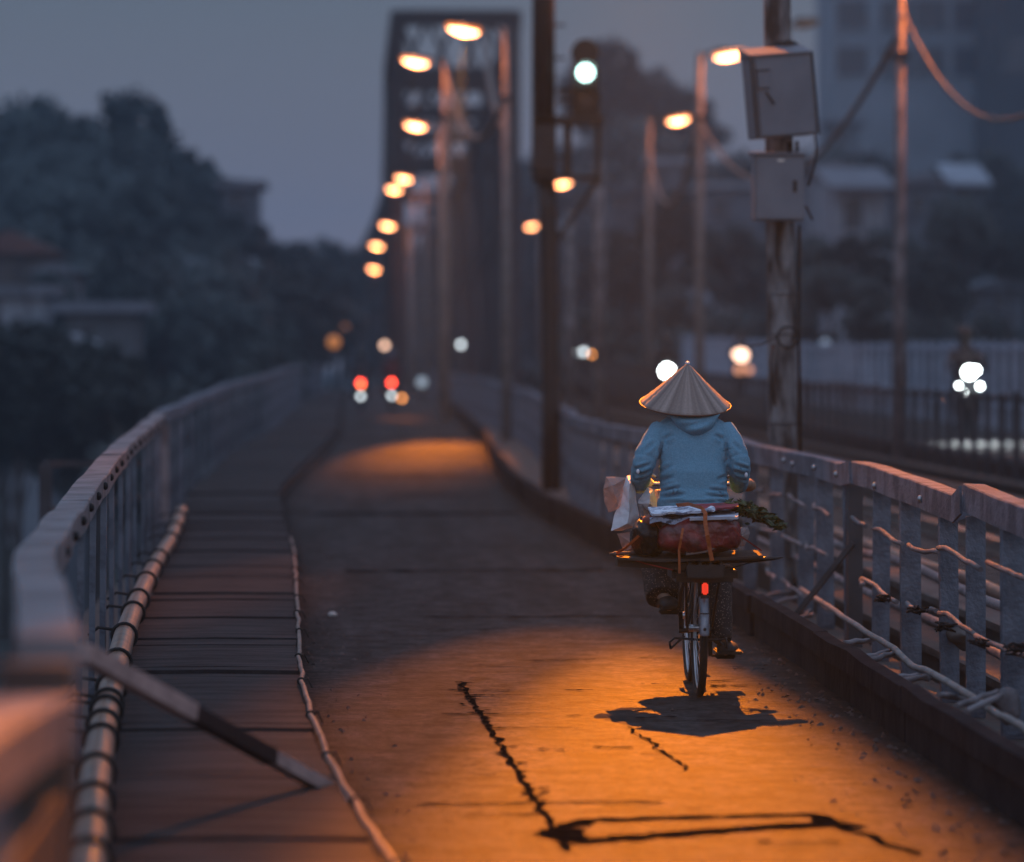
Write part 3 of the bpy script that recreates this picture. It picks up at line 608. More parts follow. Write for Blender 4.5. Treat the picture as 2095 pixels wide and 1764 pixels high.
# ------------------------------------------------------------------ railway signal post
D2 = 56; s2 = S(D2)
sg = thing('railway_signal', 'dark signal post with one pale green lamp lit above its maintenance cage', 'signal', (2.38, D2, -.1))
q = MB(); xb = P(1128, 0, D2).x; xt = P(1112, 0, D2).x
q.tube([(xb, D2, -.1), (xb, D2, 1), (P(1122, 0, D2).x, D2, 3.5), (P(1118, 0, D2).x, D2, 3.9)], [.13, .125, .12, .12], 12)
q.tube([(xt, D2, 3.9), (xt, D2, 9)], [.155, .14], 12); q.build('post', darkm, sg)
q = MB()
for i in range(9): q.bar((xt + .13, D2, 4.2 + i * .42), (xt + .28, D2, 4.2 + i * .42), .03, .03)
q.build('rung', darkm, sg)
c = P(1197, 150, D2)
q = MB(); q.box((c.x - .17, D2 - .05, c.z - .55), (c.x + .17, D2 + .15, c.z + .12), bevel=.02); q.disc((c.x, D2 + .05, c.z + .26), (0, 1, 0), .175, .2); hs = q.build('signal_housing', darkm, sg)
q = MB(); q.disc((c.x - .0, D2 - .12, c.z), (0, 1, 0), .105, .03); q.build('signal_lens', emit('signal_green', (.62, 1, .92), 6), hs)
q = MB(); q.disc((c.x, D2 - .07, c.z - .33), (0, 1, 0), .11, .03); q.build('signal_lens', winm, hs)
q = MB()
for zz in (0, -.33):
    for k in range(9):
        a0 = R(20 + k * 15.5); a1 = R(20 + (k + 1) * 15.5); q.bar((c.x + .135 * math.cos((a0 + a1) / 2), D2 - .06, c.z + zz + .135 * math.sin((a0 + a1) / 2)), (c.x + .135 * math.cos((a0 + a1) / 2), D2 - .3, c.z + zz + .135 * math.sin((a0 + a1) / 2)), .04, .012, up=(math.cos((a0 + a1) / 2), 0, math.sin((a0 + a1) / 2)))
q.build('hood', darkm, hs)
q = MB(); g2 = lambda x, y: P(x, y, D2)
for xa, ya, xc, yc, w_, nm_ in ((1090, 248, 1234, 248, .10, 'platform'), (1090, 360, 1230, 366, .05, 'platform'), (1140, 186, 1180, 186, .05, 'bracket'), (1140, 205, 1180, 205, .04, 'bracket')):
    q = MB(); q.bar(g2(xa, ya), g2(xc, yc), .5, w_); q.build(nm_, darkm, sg)
q = MB()
for x, w_ in ((1161, .11), (1223, .07), (1093, .05)): q.bar(g2(x, 250), g2(x, 362), w_, .05, up=(0, 1, 0))
for x in (1223, 1161, 1093): q.bar(g2(x, 250) + Vector((0, -.25, 0)), g2(x, 190) + Vector((0, -.25, 0)), .03, .03, up=(0, 1, 0))
q.build('cage_bar', darkm, sg)
q = MB(); q.box((g2(1090, 0).x, D2 - .25, g2(0, 352).z), (g2(1137, 0).x, D2 - .1, g2(0, 240).z), bevel=.02); q.build('junction_box', darkm, sg)
q = MB(); q.bar(g2(1226, 362), g2(1140, 492), .06, .06); q.build('strut', darkm, sg)

# ------------------------------------------------------------------ truss bridge beyond
tt = thing('truss_bridge', 'tall dark steel truss span over the railway, its portal frame facing down the line', 'bridge', (4, 195, 0))
TN = [(195, 1.2, 6.3, 16.8), (212, .94, 6.3, 15.4), (230, .98, 6.0, 14.6), (255, 1.0, 5.6, 13.2), (280, 1.0, 5.2, 12.0), (310, .3, 4.7, 10.9), (340, -.5, 4.1, 10.3), (380, -1.6, 3.2, 9.2), (420, -2.7, 2.2, 8.1)]
for side in (0, 1):
    q = MB()
    for i, (a, b) in enumerate(zip(TN, TN[1:])):
        xa, xb_ = a[1 + side], b[1 + side]
        q.bar((xa, a[0], a[3]), (xb_, b[0], b[3]), .7, .7); q.bar((xa, a[0], .4), (xb_, b[0], .4), .6, .9)
        q.bar((xa, a[0], .4), (xa, a[0], a[3]), .55, .7); q.bar((xa, a[0], .6), (xb_, b[0], b[3]), .35, .4); q.bar((xa, a[0], a[3]), (xb_, b[0], .6), .35, .4)
        q.bar((xa, a[0], a[3] * .5), (xb_, b[0], b[3] * .5), .35, .45)
        for k in range(1, 8): q.bar((xa + (xb_ - xa) * k / 8, a[0] + (b[0] - a[0]) * k / 8, .5), (xa + (xb_ - xa) * k / 8, a[0] + (b[0] - a[0]) * k / 8, a[3] * .97 + (b[3] - a[3]) * k / 8), .12, .14)
    q.build('truss_side', trussm, tt)
for i, a in enumerate(TN[:6]):
    q = MB(); xa, xc, h = a[1], a[2], a[3]
    q.bar((xa, a[0], h), (xc, a[0], h), .5, .7)
    if i < 3:
        q.bar((xa, a[0], h - 3.0), (xc, a[0], h - 3.0), .4, .5); n = 4
        for k in range(n):
            x0 = xa + (xc - xa) * k / n; x1 = xa + (xc - xa) * (k + 1) / n
            q.bar((x0, a[0], h), (x1, a[0], h - 3), .15, .2); q.bar((x1, a[0], h), (x0, a[0], h - 3), .15, .2)
        q.bar((xa, a[0], h - 5.6), (xa + 1.4, a[0], h - 3), .3, .35); q.bar((xc, a[0], h - 5.6), (xc - 1.4, a[0], h - 3), .3, .35)
    q.build('portal_frame', trussm, tt)
q = MB(); q.box((-.5, 196, -.6), (8.5, 420, .2)); q.build('deck', trussm, tt)
for i in range(2):
    q = MB(); x = TN[0][1 + i]; q.bar((x, 195.0, -9), (x, 195.0, .4), 1.2, 1.4); q.build('pier', conc, tt)
# small hut / sign lit orange near the sixth lamp
q = MB(); q.box(tuple(P(806, 520, 236)), (P(836, 0, 236).x, 236.3, P(0, 460, 236).z)); tag(q.build('sign_board', mat('board_paint', (.5, .3, .16), .7)), 'square board lit orange beside the sixth lamp of the left row', 'sign board')

# ------------------------------------------------------------------ trees
def crown_mesh(name, seed, nclump=64, per=60, leaf=.42, rx_=1, flat=.8):
    rnd = random.Random(seed); q = MB()
    clumps = []
    for i in range(nclump):
        while True:
            v = Vector((rnd.uniform(-1, 1), rnd.uniform(-1, 1), rnd.uniform(-1, 1)))
            if v.length < 1: break
        v = v.normalized() * (v.length ** .4) * rnd.uniform(.7, 1.0); clumps.append((Vector((v.x * 5, v.y * 4, v.z * 5 * flat)), rnd.uniform(.5, 1.8)))
    for c, r_ in clumps:
        for k in range(per):
            d_ = Vector((rnd.gauss(0, 1), rnd.gauss(0, 1), rnd.gauss(0, .8))); d_ = d_.normalized() * r_ * rnd.uniform(.35, 1.05); p = c + d_
            u = Vector((rnd.uniform(-1, 1), rnd.uniform(-1, 1), rnd.uniform(-1, 1))).normalized(); v = u.orthogonal().normalized(); s_ = leaf * rnd.uniform(.6, 1.3)
            q.add([p - u * s_, p - v * s_ * .6, p + u * s_, p + v * s_ * .6], [(0, 1, 2, 3)])
    me = bpy.data.meshes.new(name); me.from_pydata(q.v, [], q.f); me.update(); return me
CR = [crown_mesh('crown', 10 + i, flat=(.8, 1.0, .65, .9)[i]) for i in range(4)]
def limbs(seed):
    rnd = random.Random(seed); q = MB(); q.tube([(0, 0, -6), (.2, 0, -3), (.1, .1, 0), (.3, 0, 2.5)], [.5, .36, .28, .12], 8)
    for k in range(6):
        z = rnd.uniform(-3, 1); a = rnd.uniform(0, 6.28); q.tube([(.1, 0, z), (1.5 * math.cos(a), 1.5 * math.sin(a), z + 1.4), (3 * math.cos(a), 3 * math.sin(a), z + 2.4)], [.16, .1, .04], 6)
    me = bpy.data.meshes.new('trunk'); me.from_pydata(q.v, [], q.f); me.update(); me.materials.append(bark); return me
TKS = [limbs(3), limbs(4)]
for i, m_ in enumerate(CR): m_.materials.append(leafm if i % 2 == 0 else leafm2)
def tree(label, x, ytop, wpx, d, group, k=0, hs=1.0):
    top = P(x, ytop, d); sc_ = wpx / S(d) / 10.5; zc = top.z - 5 * sc_ * hs * .95
    gz = terrain(top.x, d); root = thing('tree', label, 'tree', (top.x, d, gz - .2), group)
    o = bpy.data.objects.new('crown', CR[k % 4]); C.objects.link(o); o.parent = root; o.location = (0, 0, zc - root.location.z); o.scale = (sc_, sc_, sc_ * hs); o.rotation_euler = (0, 0, (0, 3.1, .4, 2.7, 1.57)[k % 5])
    t = bpy.data.objects.new('trunk', TKS[k % 2]); C.objects.link(t); t.parent = root; h = zc + 2 * sc_ - root.location.z
    t.scale = (sc_, sc_, h / 8.2); t.location = (0, 0, h * 6 / 8.2)
LTREES = [(55, 190, 270, 235, 'tall rounded tree at the left end of the skyline'), (255, 198, 250, 240, 'highest rounded tree left of the sloping skyline'), (150, 262, 240, 225, 'tree filling the notch between the two highest left crowns'),
    (370, 298, 190, 240, 'tree stepping down right of the highest left crown'), (440, 345, 150, 235, 'small crown before the flat roofed hut on the left'), (330, 370, 300, 215, 'broad dark tree below the left skyline'),
    (575, 475, 130, 260, 'small round tree right of the flat roofed hut'), (655, 485, 150, 300, 'hazy low tree at the right end of the left skyline'), (700, 500, 130, 310, 'dim bushy tree beside the row of lamps'), (500, 470, 220, 230, 'dark tree under the flat roofed hut'),
    (60, 400, 330, 200, 'broad tree under the left end of the skyline'), (210, 430, 300, 205, 'broad tree low above the pale houses'), (420, 500, 300, 190, 'wide dark tree in the middle of the left bank'), (600, 560, 220, 200, 'leaning dark tree close to the far left railing'),
    (680, 590, 160, 250, 'dark bush at the foot of the lamp row'), (330, 600, 300, 170, 'low spreading tree right of the pale houses'), (500, 640, 260, 160, 'low tree just above the far left railing'), (20, 480, 200, 190, 'dark tree hanging over the red roofed house'),
    (400, 740, 320, 130, 'bushy tree below the left bank, above the railing bend'), (560, 700, 200, 140, 'small bushy tree nearest the far left railing'), (190, 745, 300, 120, 'sprawling bush under the pale houses'), (35, 665, 240, 118, 'dark bush low by the left edge'), (300, 850, 260, 105, 'dark bush behind the near left railing')]
LTREES += [(210, 690, 230, 118, 'bush before the long low house'), (440, 590, 200, 170, 'tree in front of the dim brown house'), (470, 505, 120, 190, 'slim tree under the flat roofed hut'), (90, 640, 130, 122, 'bush between the pale houses and the left railing'), (120, 225, 230, 238, 'rounded tree between the left end and the highest left crown'), (200, 250, 300, 232, 'tree just under the highest left crown'), (320, 285, 220, 236, 'tree shoulder right of the highest left crown'), (30, 260, 300, 228, 'wide tree under the left end of the skyline, upper row'), (440, 420, 260, 225, 'dark tree in front of the flat roofed hut'),
    (120, 330, 320, 215, 'broad tree in the middle of the left slope'), (10, 740, 200, 125, 'bush at the left edge above the near railing'), (540, 540, 240, 210, 'dark tree in the fold of the left slope'), (620, 520, 200, 260, 'hazy tree beside the last lamps'), (260, 520, 260, 185, 'dark tree right of the red roofed house'), (110, 560, 110, 155, 'slim tree between the two pale houses')]
for i, (x, yt, wd, d, lb) in enumerate(LTREES): tree(lb, x, yt, wd * 1.12, d, 'trees on the left bank', i, 1.0)
RTREES = [(1235, 88, 190, 330, 'tall hazy tree just right of the signal lamp'), (1320, 110, 200, 335, 'hazy tree right of the tall one by the signal'), (1395, 180, 170, 330, 'hazy tree sloping down left of the far lamp'), (1300, 230, 300, 310, 'broad tree behind the signal cage'), (1160, 300, 260, 350, 'dim tree behind the signal post'),
    (1450, 300, 240, 300, 'dark tree between the two far lane lamps'), (1000, 330, 260, 400, 'distant tree seen through the portal'), (1100, 480, 320, 360, 'distant dark tree low beside the signal post'), (1540, 320, 200, 290, 'dark tree behind the lower cabinet'), (930, 450, 260, 420, 'distant tree between the portal legs'),
    (1250, 480, 340, 290, 'wide dark tree right of the signal strut'), (1690, 290, 220, 270, 'tree at the foot of the tower block'), (1780, 320, 220, 265, 'dark tree above the pale roofed sheds'), (1900, 330, 200, 270, 'tree right of the tall slim lamp pole'), (2010, 300, 230, 255, 'dark rounded tree by the right edge'), (2090, 340, 200, 250, 'tree cut off by the right edge'),
    (1990, 420, 330, 200, 'large dark tree over the right fence'), (1900, 520, 300, 190, 'large dark tree in front of the sheds'), (2080, 560, 260, 185, 'dark tree low at the right edge'), (1690, 560, 260, 200, 'dark tree right of the concrete pole'), (1560, 600, 200, 210, 'dark tree left of the concrete pole'), (1450, 620, 280, 215, 'low dark tree behind the conical hat'),
    (1300, 620, 300, 220, 'low dark tree left of the conical hat'), (1130, 640, 280, 300, 'low far tree beside the signal foot'), (1980, 640, 260, 180, 'low dark tree behind the headlight'), (860, 600, 240, 430, 'low distant tree behind the lamp row'), (760, 600, 200, 440, 'low distant tree where the lane ends'), (980, 640, 260, 400, 'low distant tree behind the portal')]
RTREES += [(1400, 596, 190, 175, 'round tree hiding the foot of the long blue shed, left one'), (1520, 604, 200, 172, 'round tree hiding the foot of the long blue shed, right one'), (1758, 478, 170, 150, 'tree growing up to the sill of the pale shed'), (1830, 455, 130, 160, 'slim dark tree between the pale shed and the slim lamp pole'), (1905, 512, 170, 158, 'dark tree below the blue grey wall'),
    (1650, 462, 150, 165, 'dark tree just right of the concrete pole below the cabinets'), (1490, 455, 200, 200, 'tree under the long pale roof edge'), (1285, 462, 190, 210, 'tree in front of the dim grey hall'), (1800, 575, 150, 135, 'bush under the pale tarpaulin hut'), (1880, 612, 220, 140, 'bush under the long low shed'),
    (2040, 640, 220, 135, 'bush before the grey roofed house'), (1965, 392, 150, 165, 'tree below the slanted pale roof'), (1365, 395, 130, 200, 'tree below the pale parapet house'), (1700, 520, 140, 140, 'dark bush between concrete pole and pale shed'), (1620, 640, 260, 150, 'long low bush behind the concrete pole'), (1420, 665, 260, 150, 'low hedge like tree beneath the tiny huts'), (1230, 640, 240, 160, 'low bush right of the signal post'), (2070, 450, 150, 170, 'dark tree in the upper right corner of the bank')]
for i, (x, yt, wd, d, lb) in enumerate(RTREES): tree(lb, x, yt, wd * 1.1, d, 'trees on the right bank', i + 1, 1.0)

# ------------------------------------------------------------------ buildings
def house(name, label, x0, x1, ytop, ybot, d, wm, roof='flat', wins=(), dep=6, rm=None, ov=.4):
    a = P(x0, ybot, d); b = P(x1, ytop, d); gz = min(a.z, terrain(a.x, d)); root = thing(name, label, 'house' if name == 'house' else 'building', ((a.x + b.x) / 2, d, gz))
    q = MB(); q.box((a.x, d, gz - 1), (b.x, d + dep, b.z)); q.build('wall', wm, root)
    if roof == 'flat':
        q = MB(); q.box((a.x - ov, d - ov, b.z + .003), (b.x + ov, d + dep + ov, b.z + .35)); q.build('roof', rm or roofm, root)
    elif roof == 'shed':
        q = MB(); q.add([(a.x - ov, d - 1.2, b.z - .2), (b.x + ov, d - 1.2, b.z - .2), (b.x + ov, d + dep, b.z + .9), (a.x - ov, d + dep, b.z + .9), (a.x - ov, d - 1.2, b.z - .05), (b.x + ov, d - 1.2, b.z - .05), (b.x + ov, d + dep, b.z + 1.05), (a.x - ov, d + dep, b.z + 1.05)],
              [(0, 1, 2, 3), (4, 5, 6, 7), (0, 1, 5, 4), (1, 2, 6, 5), (2, 3, 7, 6), (3, 0, 4, 7)]); q.build('roof', rm or roofm, root)
    elif roof == 'gable':
        m = (a.x + b.x) / 2; h = (b.x - a.x) * .28; q = MB()
        q.add([(a.x - ov, d - ov, b.z), (m, d - ov, b.z + h), (b.x + ov, d - ov, b.z), (a.x - ov, d + dep, b.z), (m, d + dep, b.z + h), (b.x + ov, d + dep, b.z)], [(0, 1, 2), (3, 5, 4), (0, 3, 4, 1), (1, 4, 5, 2), (0, 2, 5, 3)]); q.build('roof', rm or roofm, root)
    for (xa, ya, xb_, yb) in wins:
        p0 = P(xa, yb, d); p1 = P(xb_, ya, d); q = MB(); q.box((p0.x, d - .05, p0.z), (p1.x, d - .002, p1.z)); wo = q.build('window', winm, root)
        q = MB(); q.box((p0.x - .1, d - .2, p0.z - .15), (p1.x + .1, d - .052, p0.z - .003)); q.build('sill', wm, wo)
    return root
for (nm, lb, x0, x1, yt, yb, d, wm_, rf, wn, rm_) in (
    ('house', 'tiny pale hut low between the two far lane lamps', 1462, 1502, 638, 668, 190, 'p', 'gable', ((1472, 650, 1480, 662),), 'p'), ('house', 'tiny pale lean-to left of the tiny hut', 1415, 1446, 642, 668, 190, 'p', 'shed', ((1422, 652, 1430, 664),), 'm'),
    ('house', 'long low shed under the pale tarpaulin hut', 1800, 1925, 572, 620, 165, 'm', 'shed', ((1820, 585, 1840, 600), (1870, 585, 1890, 600)), 'm'), ('house', 'slanted pale roof high in the right hand trees', 1955, 2010, 372, 400, 205, 'm', 'shed', ((1970, 385, 1980, 395),), 'p'),
    ('house', 'grey house behind the lower cabinet', 1640, 1705, 400, 470, 215, 'm', 'flat', ((1660, 420, 1675, 440),), 'm'), ('house', 'blue grey house wall right of the slim lamp pole', 1860, 1905, 445, 520, 195, 'b', 'flat', ((1872, 460, 1885, 480),), 'm'),
    ('house', 'dim grey hall behind the signal strut', 1240, 1330, 395, 470, 275, 'm', 'gable', ((1260, 410, 1280, 430),), 'm'), ('house', 'pale parapet house high right of the signal head', 1335, 1395, 335, 400, 270, 'm', 'flat', ((1350, 350, 1365, 370),), 'p'),
    ('house', 'grey roofed house far right above the fence', 2010, 2095, 590, 650, 170, 'm', 'gable', ((2040, 610, 2055, 630),), 'm'), ('house', 'small bluish block at the foot of the tower', 1700, 1760, 255, 320, 300, 'b', 'flat', ((1715, 270, 1730, 290),), 'm')):
    W_ = {'p': wall_pale, 'm': wall_mid, 'b': mat('blue_house', (.13, .16, .19), .85, .15, 1, .1)}
    house(nm, lb, x0, x1, yt, yb, d, W_[wm_], rf, wn, rm=W_[rm_], dep=4)
tw = []
for r_ in range(5):
    for cx in (1745, 1835, 1905, 1985, 2075, 2150): tw.append((cx - 32, 0 + r_ * 95 - 190, cx + 32, 60 + r_ * 95 - 190))
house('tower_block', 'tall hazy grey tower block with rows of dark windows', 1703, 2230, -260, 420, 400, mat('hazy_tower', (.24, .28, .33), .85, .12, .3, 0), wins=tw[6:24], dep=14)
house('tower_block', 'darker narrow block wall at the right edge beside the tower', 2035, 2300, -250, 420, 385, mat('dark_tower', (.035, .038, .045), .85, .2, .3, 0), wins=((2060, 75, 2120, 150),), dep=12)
house('house', 'pale shed with one dark window right of the cabinets', 1712, 1815, 380, 480, 185, wall_pale, 'shed', ((1728, 405, 1765, 470),))
house('house', 'long pale blue shed wall left of the concrete pole', 1345, 1590, 495, 610, 230, mat('blue_shed', (.12, .15, .19), .85, .15, 1, .1), 'flat', ((1480, 520, 1500, 560),))
house('house', 'pale roofed shed to the right of the slim lamp pole', 1850, 1935, 375, 440, 190, wall_mid, 'gable', ((1870, 400, 1890, 430),))
house('house', 'dim shed with a long pale roof edge left of the lower cabinet', 1440, 1560, 385, 470, 250, wall_mid, 'flat', ((1460, 410, 1490, 440),), rm=wall_pale)
house('house', 'small pale roof above the sheds right of the cabinets', 1675, 1740, 345, 375, 200, wall_pale, 'gable', ((1690, 355, 1700, 368),))
house('house', 'small hut with a domed pale tarpaulin over the right lane', 1765, 1832, 530, 570, 150, wall_pale, 'gable', ((1780, 545, 1795, 560),), rm=wall_pale)
house('house', 'pale house with a flat front at the left edge', 5, 92, 605, 720, 150, wall_pale, 'flat', ((30, 650, 45, 680),))
house('house', 'pale blue house behind the flat fronted one on the left', 70, 152, 560, 690, 165, mat('blue_house', (.13, .16, .19), .85, .15, 1, .1), 'gable', ((98, 572, 118, 625),))
house('house', 'house under a dull red tiled roof at the left edge', -60, 110, 520, 600, 175, wall_warm, 'gable', ((30, 540, 50, 570),), rm=mat('red_tile', (.14, .07, .06), .8, .2, 2, .2))
house('house', 'long low house with a grey blue roof on the left bank', 135, 275, 640, 760, 145, mat('dim_wall', (.10, .11, .125), .9, .15, 1, .1), 'flat', ((170, 670, 190, 700),), rm=mat('slate_roof', (.16, .18, .22), .8))
house('house', 'low shed with a pale arched canopy on the left bank', 90, 175, 705, 770, 130, wall_mid, 'gable', ((110, 715, 125, 735),), rm=wall_pale)
house('house', 'flat roofed hut poking above the trees of the left skyline', 455, 530, 385, 520, 230, wall_mid, 'flat', ((470, 400, 505, 415),), dep=5)
house('house', 'dim brown house at mid height on the left bank', 380, 500, 570, 640, 200, wall_warm, 'shed', ((400, 590, 430, 620),))

# ------------------------------------------------------------------ vehicles far away
red_l = emit('tail_red', (1, .06, .03), 14); white_l = emit('head_white', (.9, 1, 1), 30); warm_l = emit('head_warm', (1, .6, .42), 4.5); or_l = emit('indicator_orange', (1, .35, .08), 8); dimw = emit('dim_white', (.75, .85, .9), 5)
skin = mat('skin', (.28, .17, .12), .6, .1, 10, .05)
def remesh(o, vox, it=6, disp=None):
    r_ = o.modifiers.new('r', 'REMESH'); r_.mode = 'VOXEL'; r_.voxel_size = vox; r_.use_smooth_shade = True
    s_ = o.modifiers.new('s', 'SMOOTH'); s_.iterations = it; s_.factor = .6
    if disp:
        tx = bpy.data.textures.new('folds', 'CLOUDS'); tx.noise_scale = disp[0]; d_ = o.modifiers.new('d', 'DISPLACE'); d_.texture = tx; d_.strength = disp[1]; d_.mid_level = .5
    dg = bpy.context.evaluated_depsgraph_get(); me = bpy.data.meshes.new_from_object(o.evaluated_get(dg)); mats_ = [m for m in o.data.materials]
    o.modifiers.clear(); o.data = me
    if not me.materials:
        for m in mats_: me.materials.append(m)
    me.polygons.foreach_set('use_smooth', [True] * len(me.polygons)); me.update()
    return o
def far_rider(label, loc, facing, coat, helm, group='riders far down the lanes'):
    x, y, z = loc; f = facing; q = MB()
    V = lambda a, b, c: (x + a, y + b * f, z + c)
    q.tube([V(0, -.15, .78), V(0, -.08, 1.0), V(0, 0, 1.2), V(0, .03, 1.34), V(0, .04, 1.4)], [.16, .17, .19, .12, .06], 12)
    q.ball(V(0, .06, 1.50), (.10, .11, .13), 12, 8)
    for sx in (-1, 1):
        q.tube([V(sx * .17, .0, 1.3), V(sx * .27, .1, 1.08), V(sx * .27, .35, 1.0), V(sx * .27, .42, 1.0)], [.06, .05, .035, .03], 8)
        q.tube([V(sx * .09, -.15, .78), V(sx * .16, .28, .72), V(sx * .15, .22, .3), V(sx * .15, .38, .24)], [.09, .075, .05, .035], 8)
    o = q.build('person', coat); remesh(o, .025, 3); tag(o, label, 'person', group)
    q = MB(); q.ball(V(0, .06, 1.53), (.135, .15, .15), 12, 8, 'high'); q.build('helmet', helm, o)
    return o
def scooter(label, loc, facing, lights, body, group='motorbikes far down the lanes'):
    x, y, z = loc; f = facing; V = lambda a, b, c: Vector((x + a, y + b * f, z + c))
    root = thing('motorbike', label, 'motorbike', (x, y, z), group)
    for b in (-.6, .65):
        q = MB(); q.torus(V(0, b, .27), (1, 0, 0), .22, .055, 24, 8); q.disc(V(0, b, .27), (1, 0, 0), .17, .03, 16); q.build('wheel', rubber, root)
    q = MB(); q.rings([[V(wd * math.cos(a), b, zc + hh * math.sin(a)) for a in [k * math.pi / 5 for k in range(10)]] for b, zc, wd, hh in ((-.85, .68, .05, .05), (-.7, .66, .12, .12), (-.2, .58, .14, .16), (.15, .42, .10, .12), (.3, .42, .10, .12))]); q.rings([[V(wd * math.cos(a), b, zc + wd * math.sin(a)) for a in [k * math.pi / 4 for k in range(8)]] for b, zc, wd in ((.3, .4, .1), (.42, .65, .17), (.45, .9, .13), (.4, 1.02, .06))]); q.build('body', body, root)
    q = MB(); q.box((x - .11, min(y - .65 * f, y + .05 * f), z + .74), (x + .11, max(y - .65 * f, y + .05 * f), z + .80), bevel=.02); q.build('seat', rubber, root)
    q = MB(); q.tube([V(-.33, .38, 1.02), V(-.1, .45, 1.0), V(.1, .45, 1.0), V(.33, .38, 1.02)], .016, 8); q.tube([V(-.05, .65, .3), V(-.05, .5, .8)], .02); q.tube([V(.05, .65, .3), V(.05, .5, .8)], .02); q.build('handlebar', darkm, root)
    for (a, b, c, r_, m_, nm) in lights:
        q = MB(); q.ball(V(a, b, c), (r_, .03, r_), 14, 8); q.build(nm, m_, root)
    return root
coat1 = mat('dark_coat', (.03, .03, .035), .8); coat2 = mat('maroon_coat', (.07, .015, .02), .8); helmk = mat('black_helmet', (.02, .02, .02), .3); helmb = mat('blue_helmet', (.06, .08, .12), .3)
for x, d, coat, hl, lb, lr in ((738, 122, coat1, helmk, 'motorbike with a red tail light, left of the two driving away', 1), (801, 124, coat2, helmb, 'motorbike with a red tail light, right of the two driving away', 0)):
    c = P(x, 0, d).x; z = zr(d) + .02
    L_ = [(0, -.87, .78, .075, red_l, 'tail_light'), (0.0, -.85, .42, .06, dimw, 'plate_glow')]  # plate glows to stand in for a white reflection under the tail light
    if lr: L_.append((.02, -.88, .70, .035, or_l, 'indicator'))
    scooter(lb, (c, d, z), 1, L_, darkm); far_rider('person in ' + ('black' if lr else 'maroon') + ' jacket riding the ' + ('left' if lr else 'right') + ' motorbike down the lane', (c, d - .05, z), 1, coat, hl)
c = P(1980, 0, 64).x; z = zl(64)
scooter('motorbike coming on with blazing white headlights behind the right fence', (c, 64, z), -1, [(-.02, .52, .98, .085, white_l, 'headlight'), (.07, .52, 1.01, .05, white_l, 'headlight'), (-.17, .5, .79, .022, white_l, 'fog_light_or_reflection'), (.14, .5, .78, .03, white_l, 'fog_light_or_reflection'), (-.09, .5, .68, .018, white_l, 'fog_light_or_reflection'), (-.33, .45, .62, .03, or_l, 'indicator')], darkm)
far_rider('person in dark coat riding the motorbike with blazing headlights', (c, 64.05, z), -1, coat1, helmk)
for nm, x, y, d, m_, r_, lb in (('a', 1363, 760, 104, white_l, .14, 'oncoming motorbike with one white headlight left of the conical hat'), ('b', 1515, 727, 116, warm_l, .17, 'oncoming motorbike with a warm headlight right of the conical hat'), ('c', 1193, 720, 152, dimw, .09, 'distant oncoming motorbike with pale headlight right of the signal post')):
    p = P(x, y, d); z = zl(d); hgt = min(1.15, max(.85, p.z - z))
    ex = [(0, .52, p.z - z, r_, m_, 'headlight')]
    if nm == 'b': ex += [(-.12, .5, p.z - z + .03, .1, m_, 'headlight'), (-.05, .5, P(0, 757, d).z - z, .12, emit('reflection_orange', (1, .42, .24), 1.3), 'fog_light_or_reflection'), (.2, .5, P(0, 757, d).z - z, .09, emit('reflection_orange', (1, .42, .24), 1.3), 'fog_light_or_reflection')]  # lower orange pair glows to stand in for a reflection
    if nm == 'c': ex += [(.3, .5, P(0, 726, d).z - z, .07, or_l, 'indicator'), (-.3, .5, P(0, 722, d).z - z, .04, dimw, 'far_light')]  # last entry is a small glow standing for another far headlight
    scooter(lb, (p.x, d, z), -1, ex, darkm)
    far_rider('person riding the ' + lb[:lb.index(' with')] + ' ' + ('left of the conical hat' if nm == 'a' else 'right of the conical hat' if nm == 'b' else 'beyond the signal post'), (p.x, d + .05, z), -1, coat1, helmk)
hb = bpy.data.lights.new('headlight_beam', 'SPOT'); hb.energy = 700; hb.spot_size = R(50); hb.spot_blend = .8; hb.color = (.85, .95, 1); hb.shadow_soft_size = .08
ho = bpy.data.objects.new('headlight_beam', hb); C.objects.link(ho); ho.location = (c, 63.3, zl(64) + 1); ho.rotation_euler = (R(62), 0, R(180))
# distant small lanterns on short posts
for x, y, d, m_, r_, lb in ((907, 707, 215, white_l, .12, 'small white lantern on a post beyond the far right railing, left of a dimmer one'), (943, 705, 215, dimw, .12, 'small dim white lantern on a post right of a brighter one'), (787, 707, 205, warm_l, .13, 'small orange lantern above the two motorbikes'), (1218, 688, 170, dimw, .14, 'round white lantern right of the signal post foot'), (1690, 703, 120, emit('faint_blue', (.35, .45, .6), .6), .12, 'faint bluish lantern right of the concrete pole'), (683, 700, 190, emit('dim_orange', (1, .36, .09), .5), .26, 'blurred orange lantern at the end of the left railing'), (706, 672, 200, emit('dimmer_orange', (1, .36, .12), .28), .18, 'upper dim orange lantern at the end of the left railing'), (863, 782, 150, emit('pale_sheet', (.4, .5, .6), .9), .16, 'pale glowing lantern low beside the far right railing'), (822, 815, 140, or_l, .06, 'tiny orange lantern on the lane surface')):
    p = P(x, y, d); zb = (zr(d) if p.x < 3 else zl(d) if p.x > 6.5 else 0) - .05
    root = thing('lantern', lb, 'lantern', (p.x, d, zb), 'small lanterns far down the bridge')
    if p.z - r_ > zb: q = MB(); q.tube([(p.x, d + .1, zb), (p.x, d + .1, p.z)], .035, 8); q.build('post', steel, root)
    q = MB(); q.ball(p, r_, 14, 10); q.build('globe', m_, root)

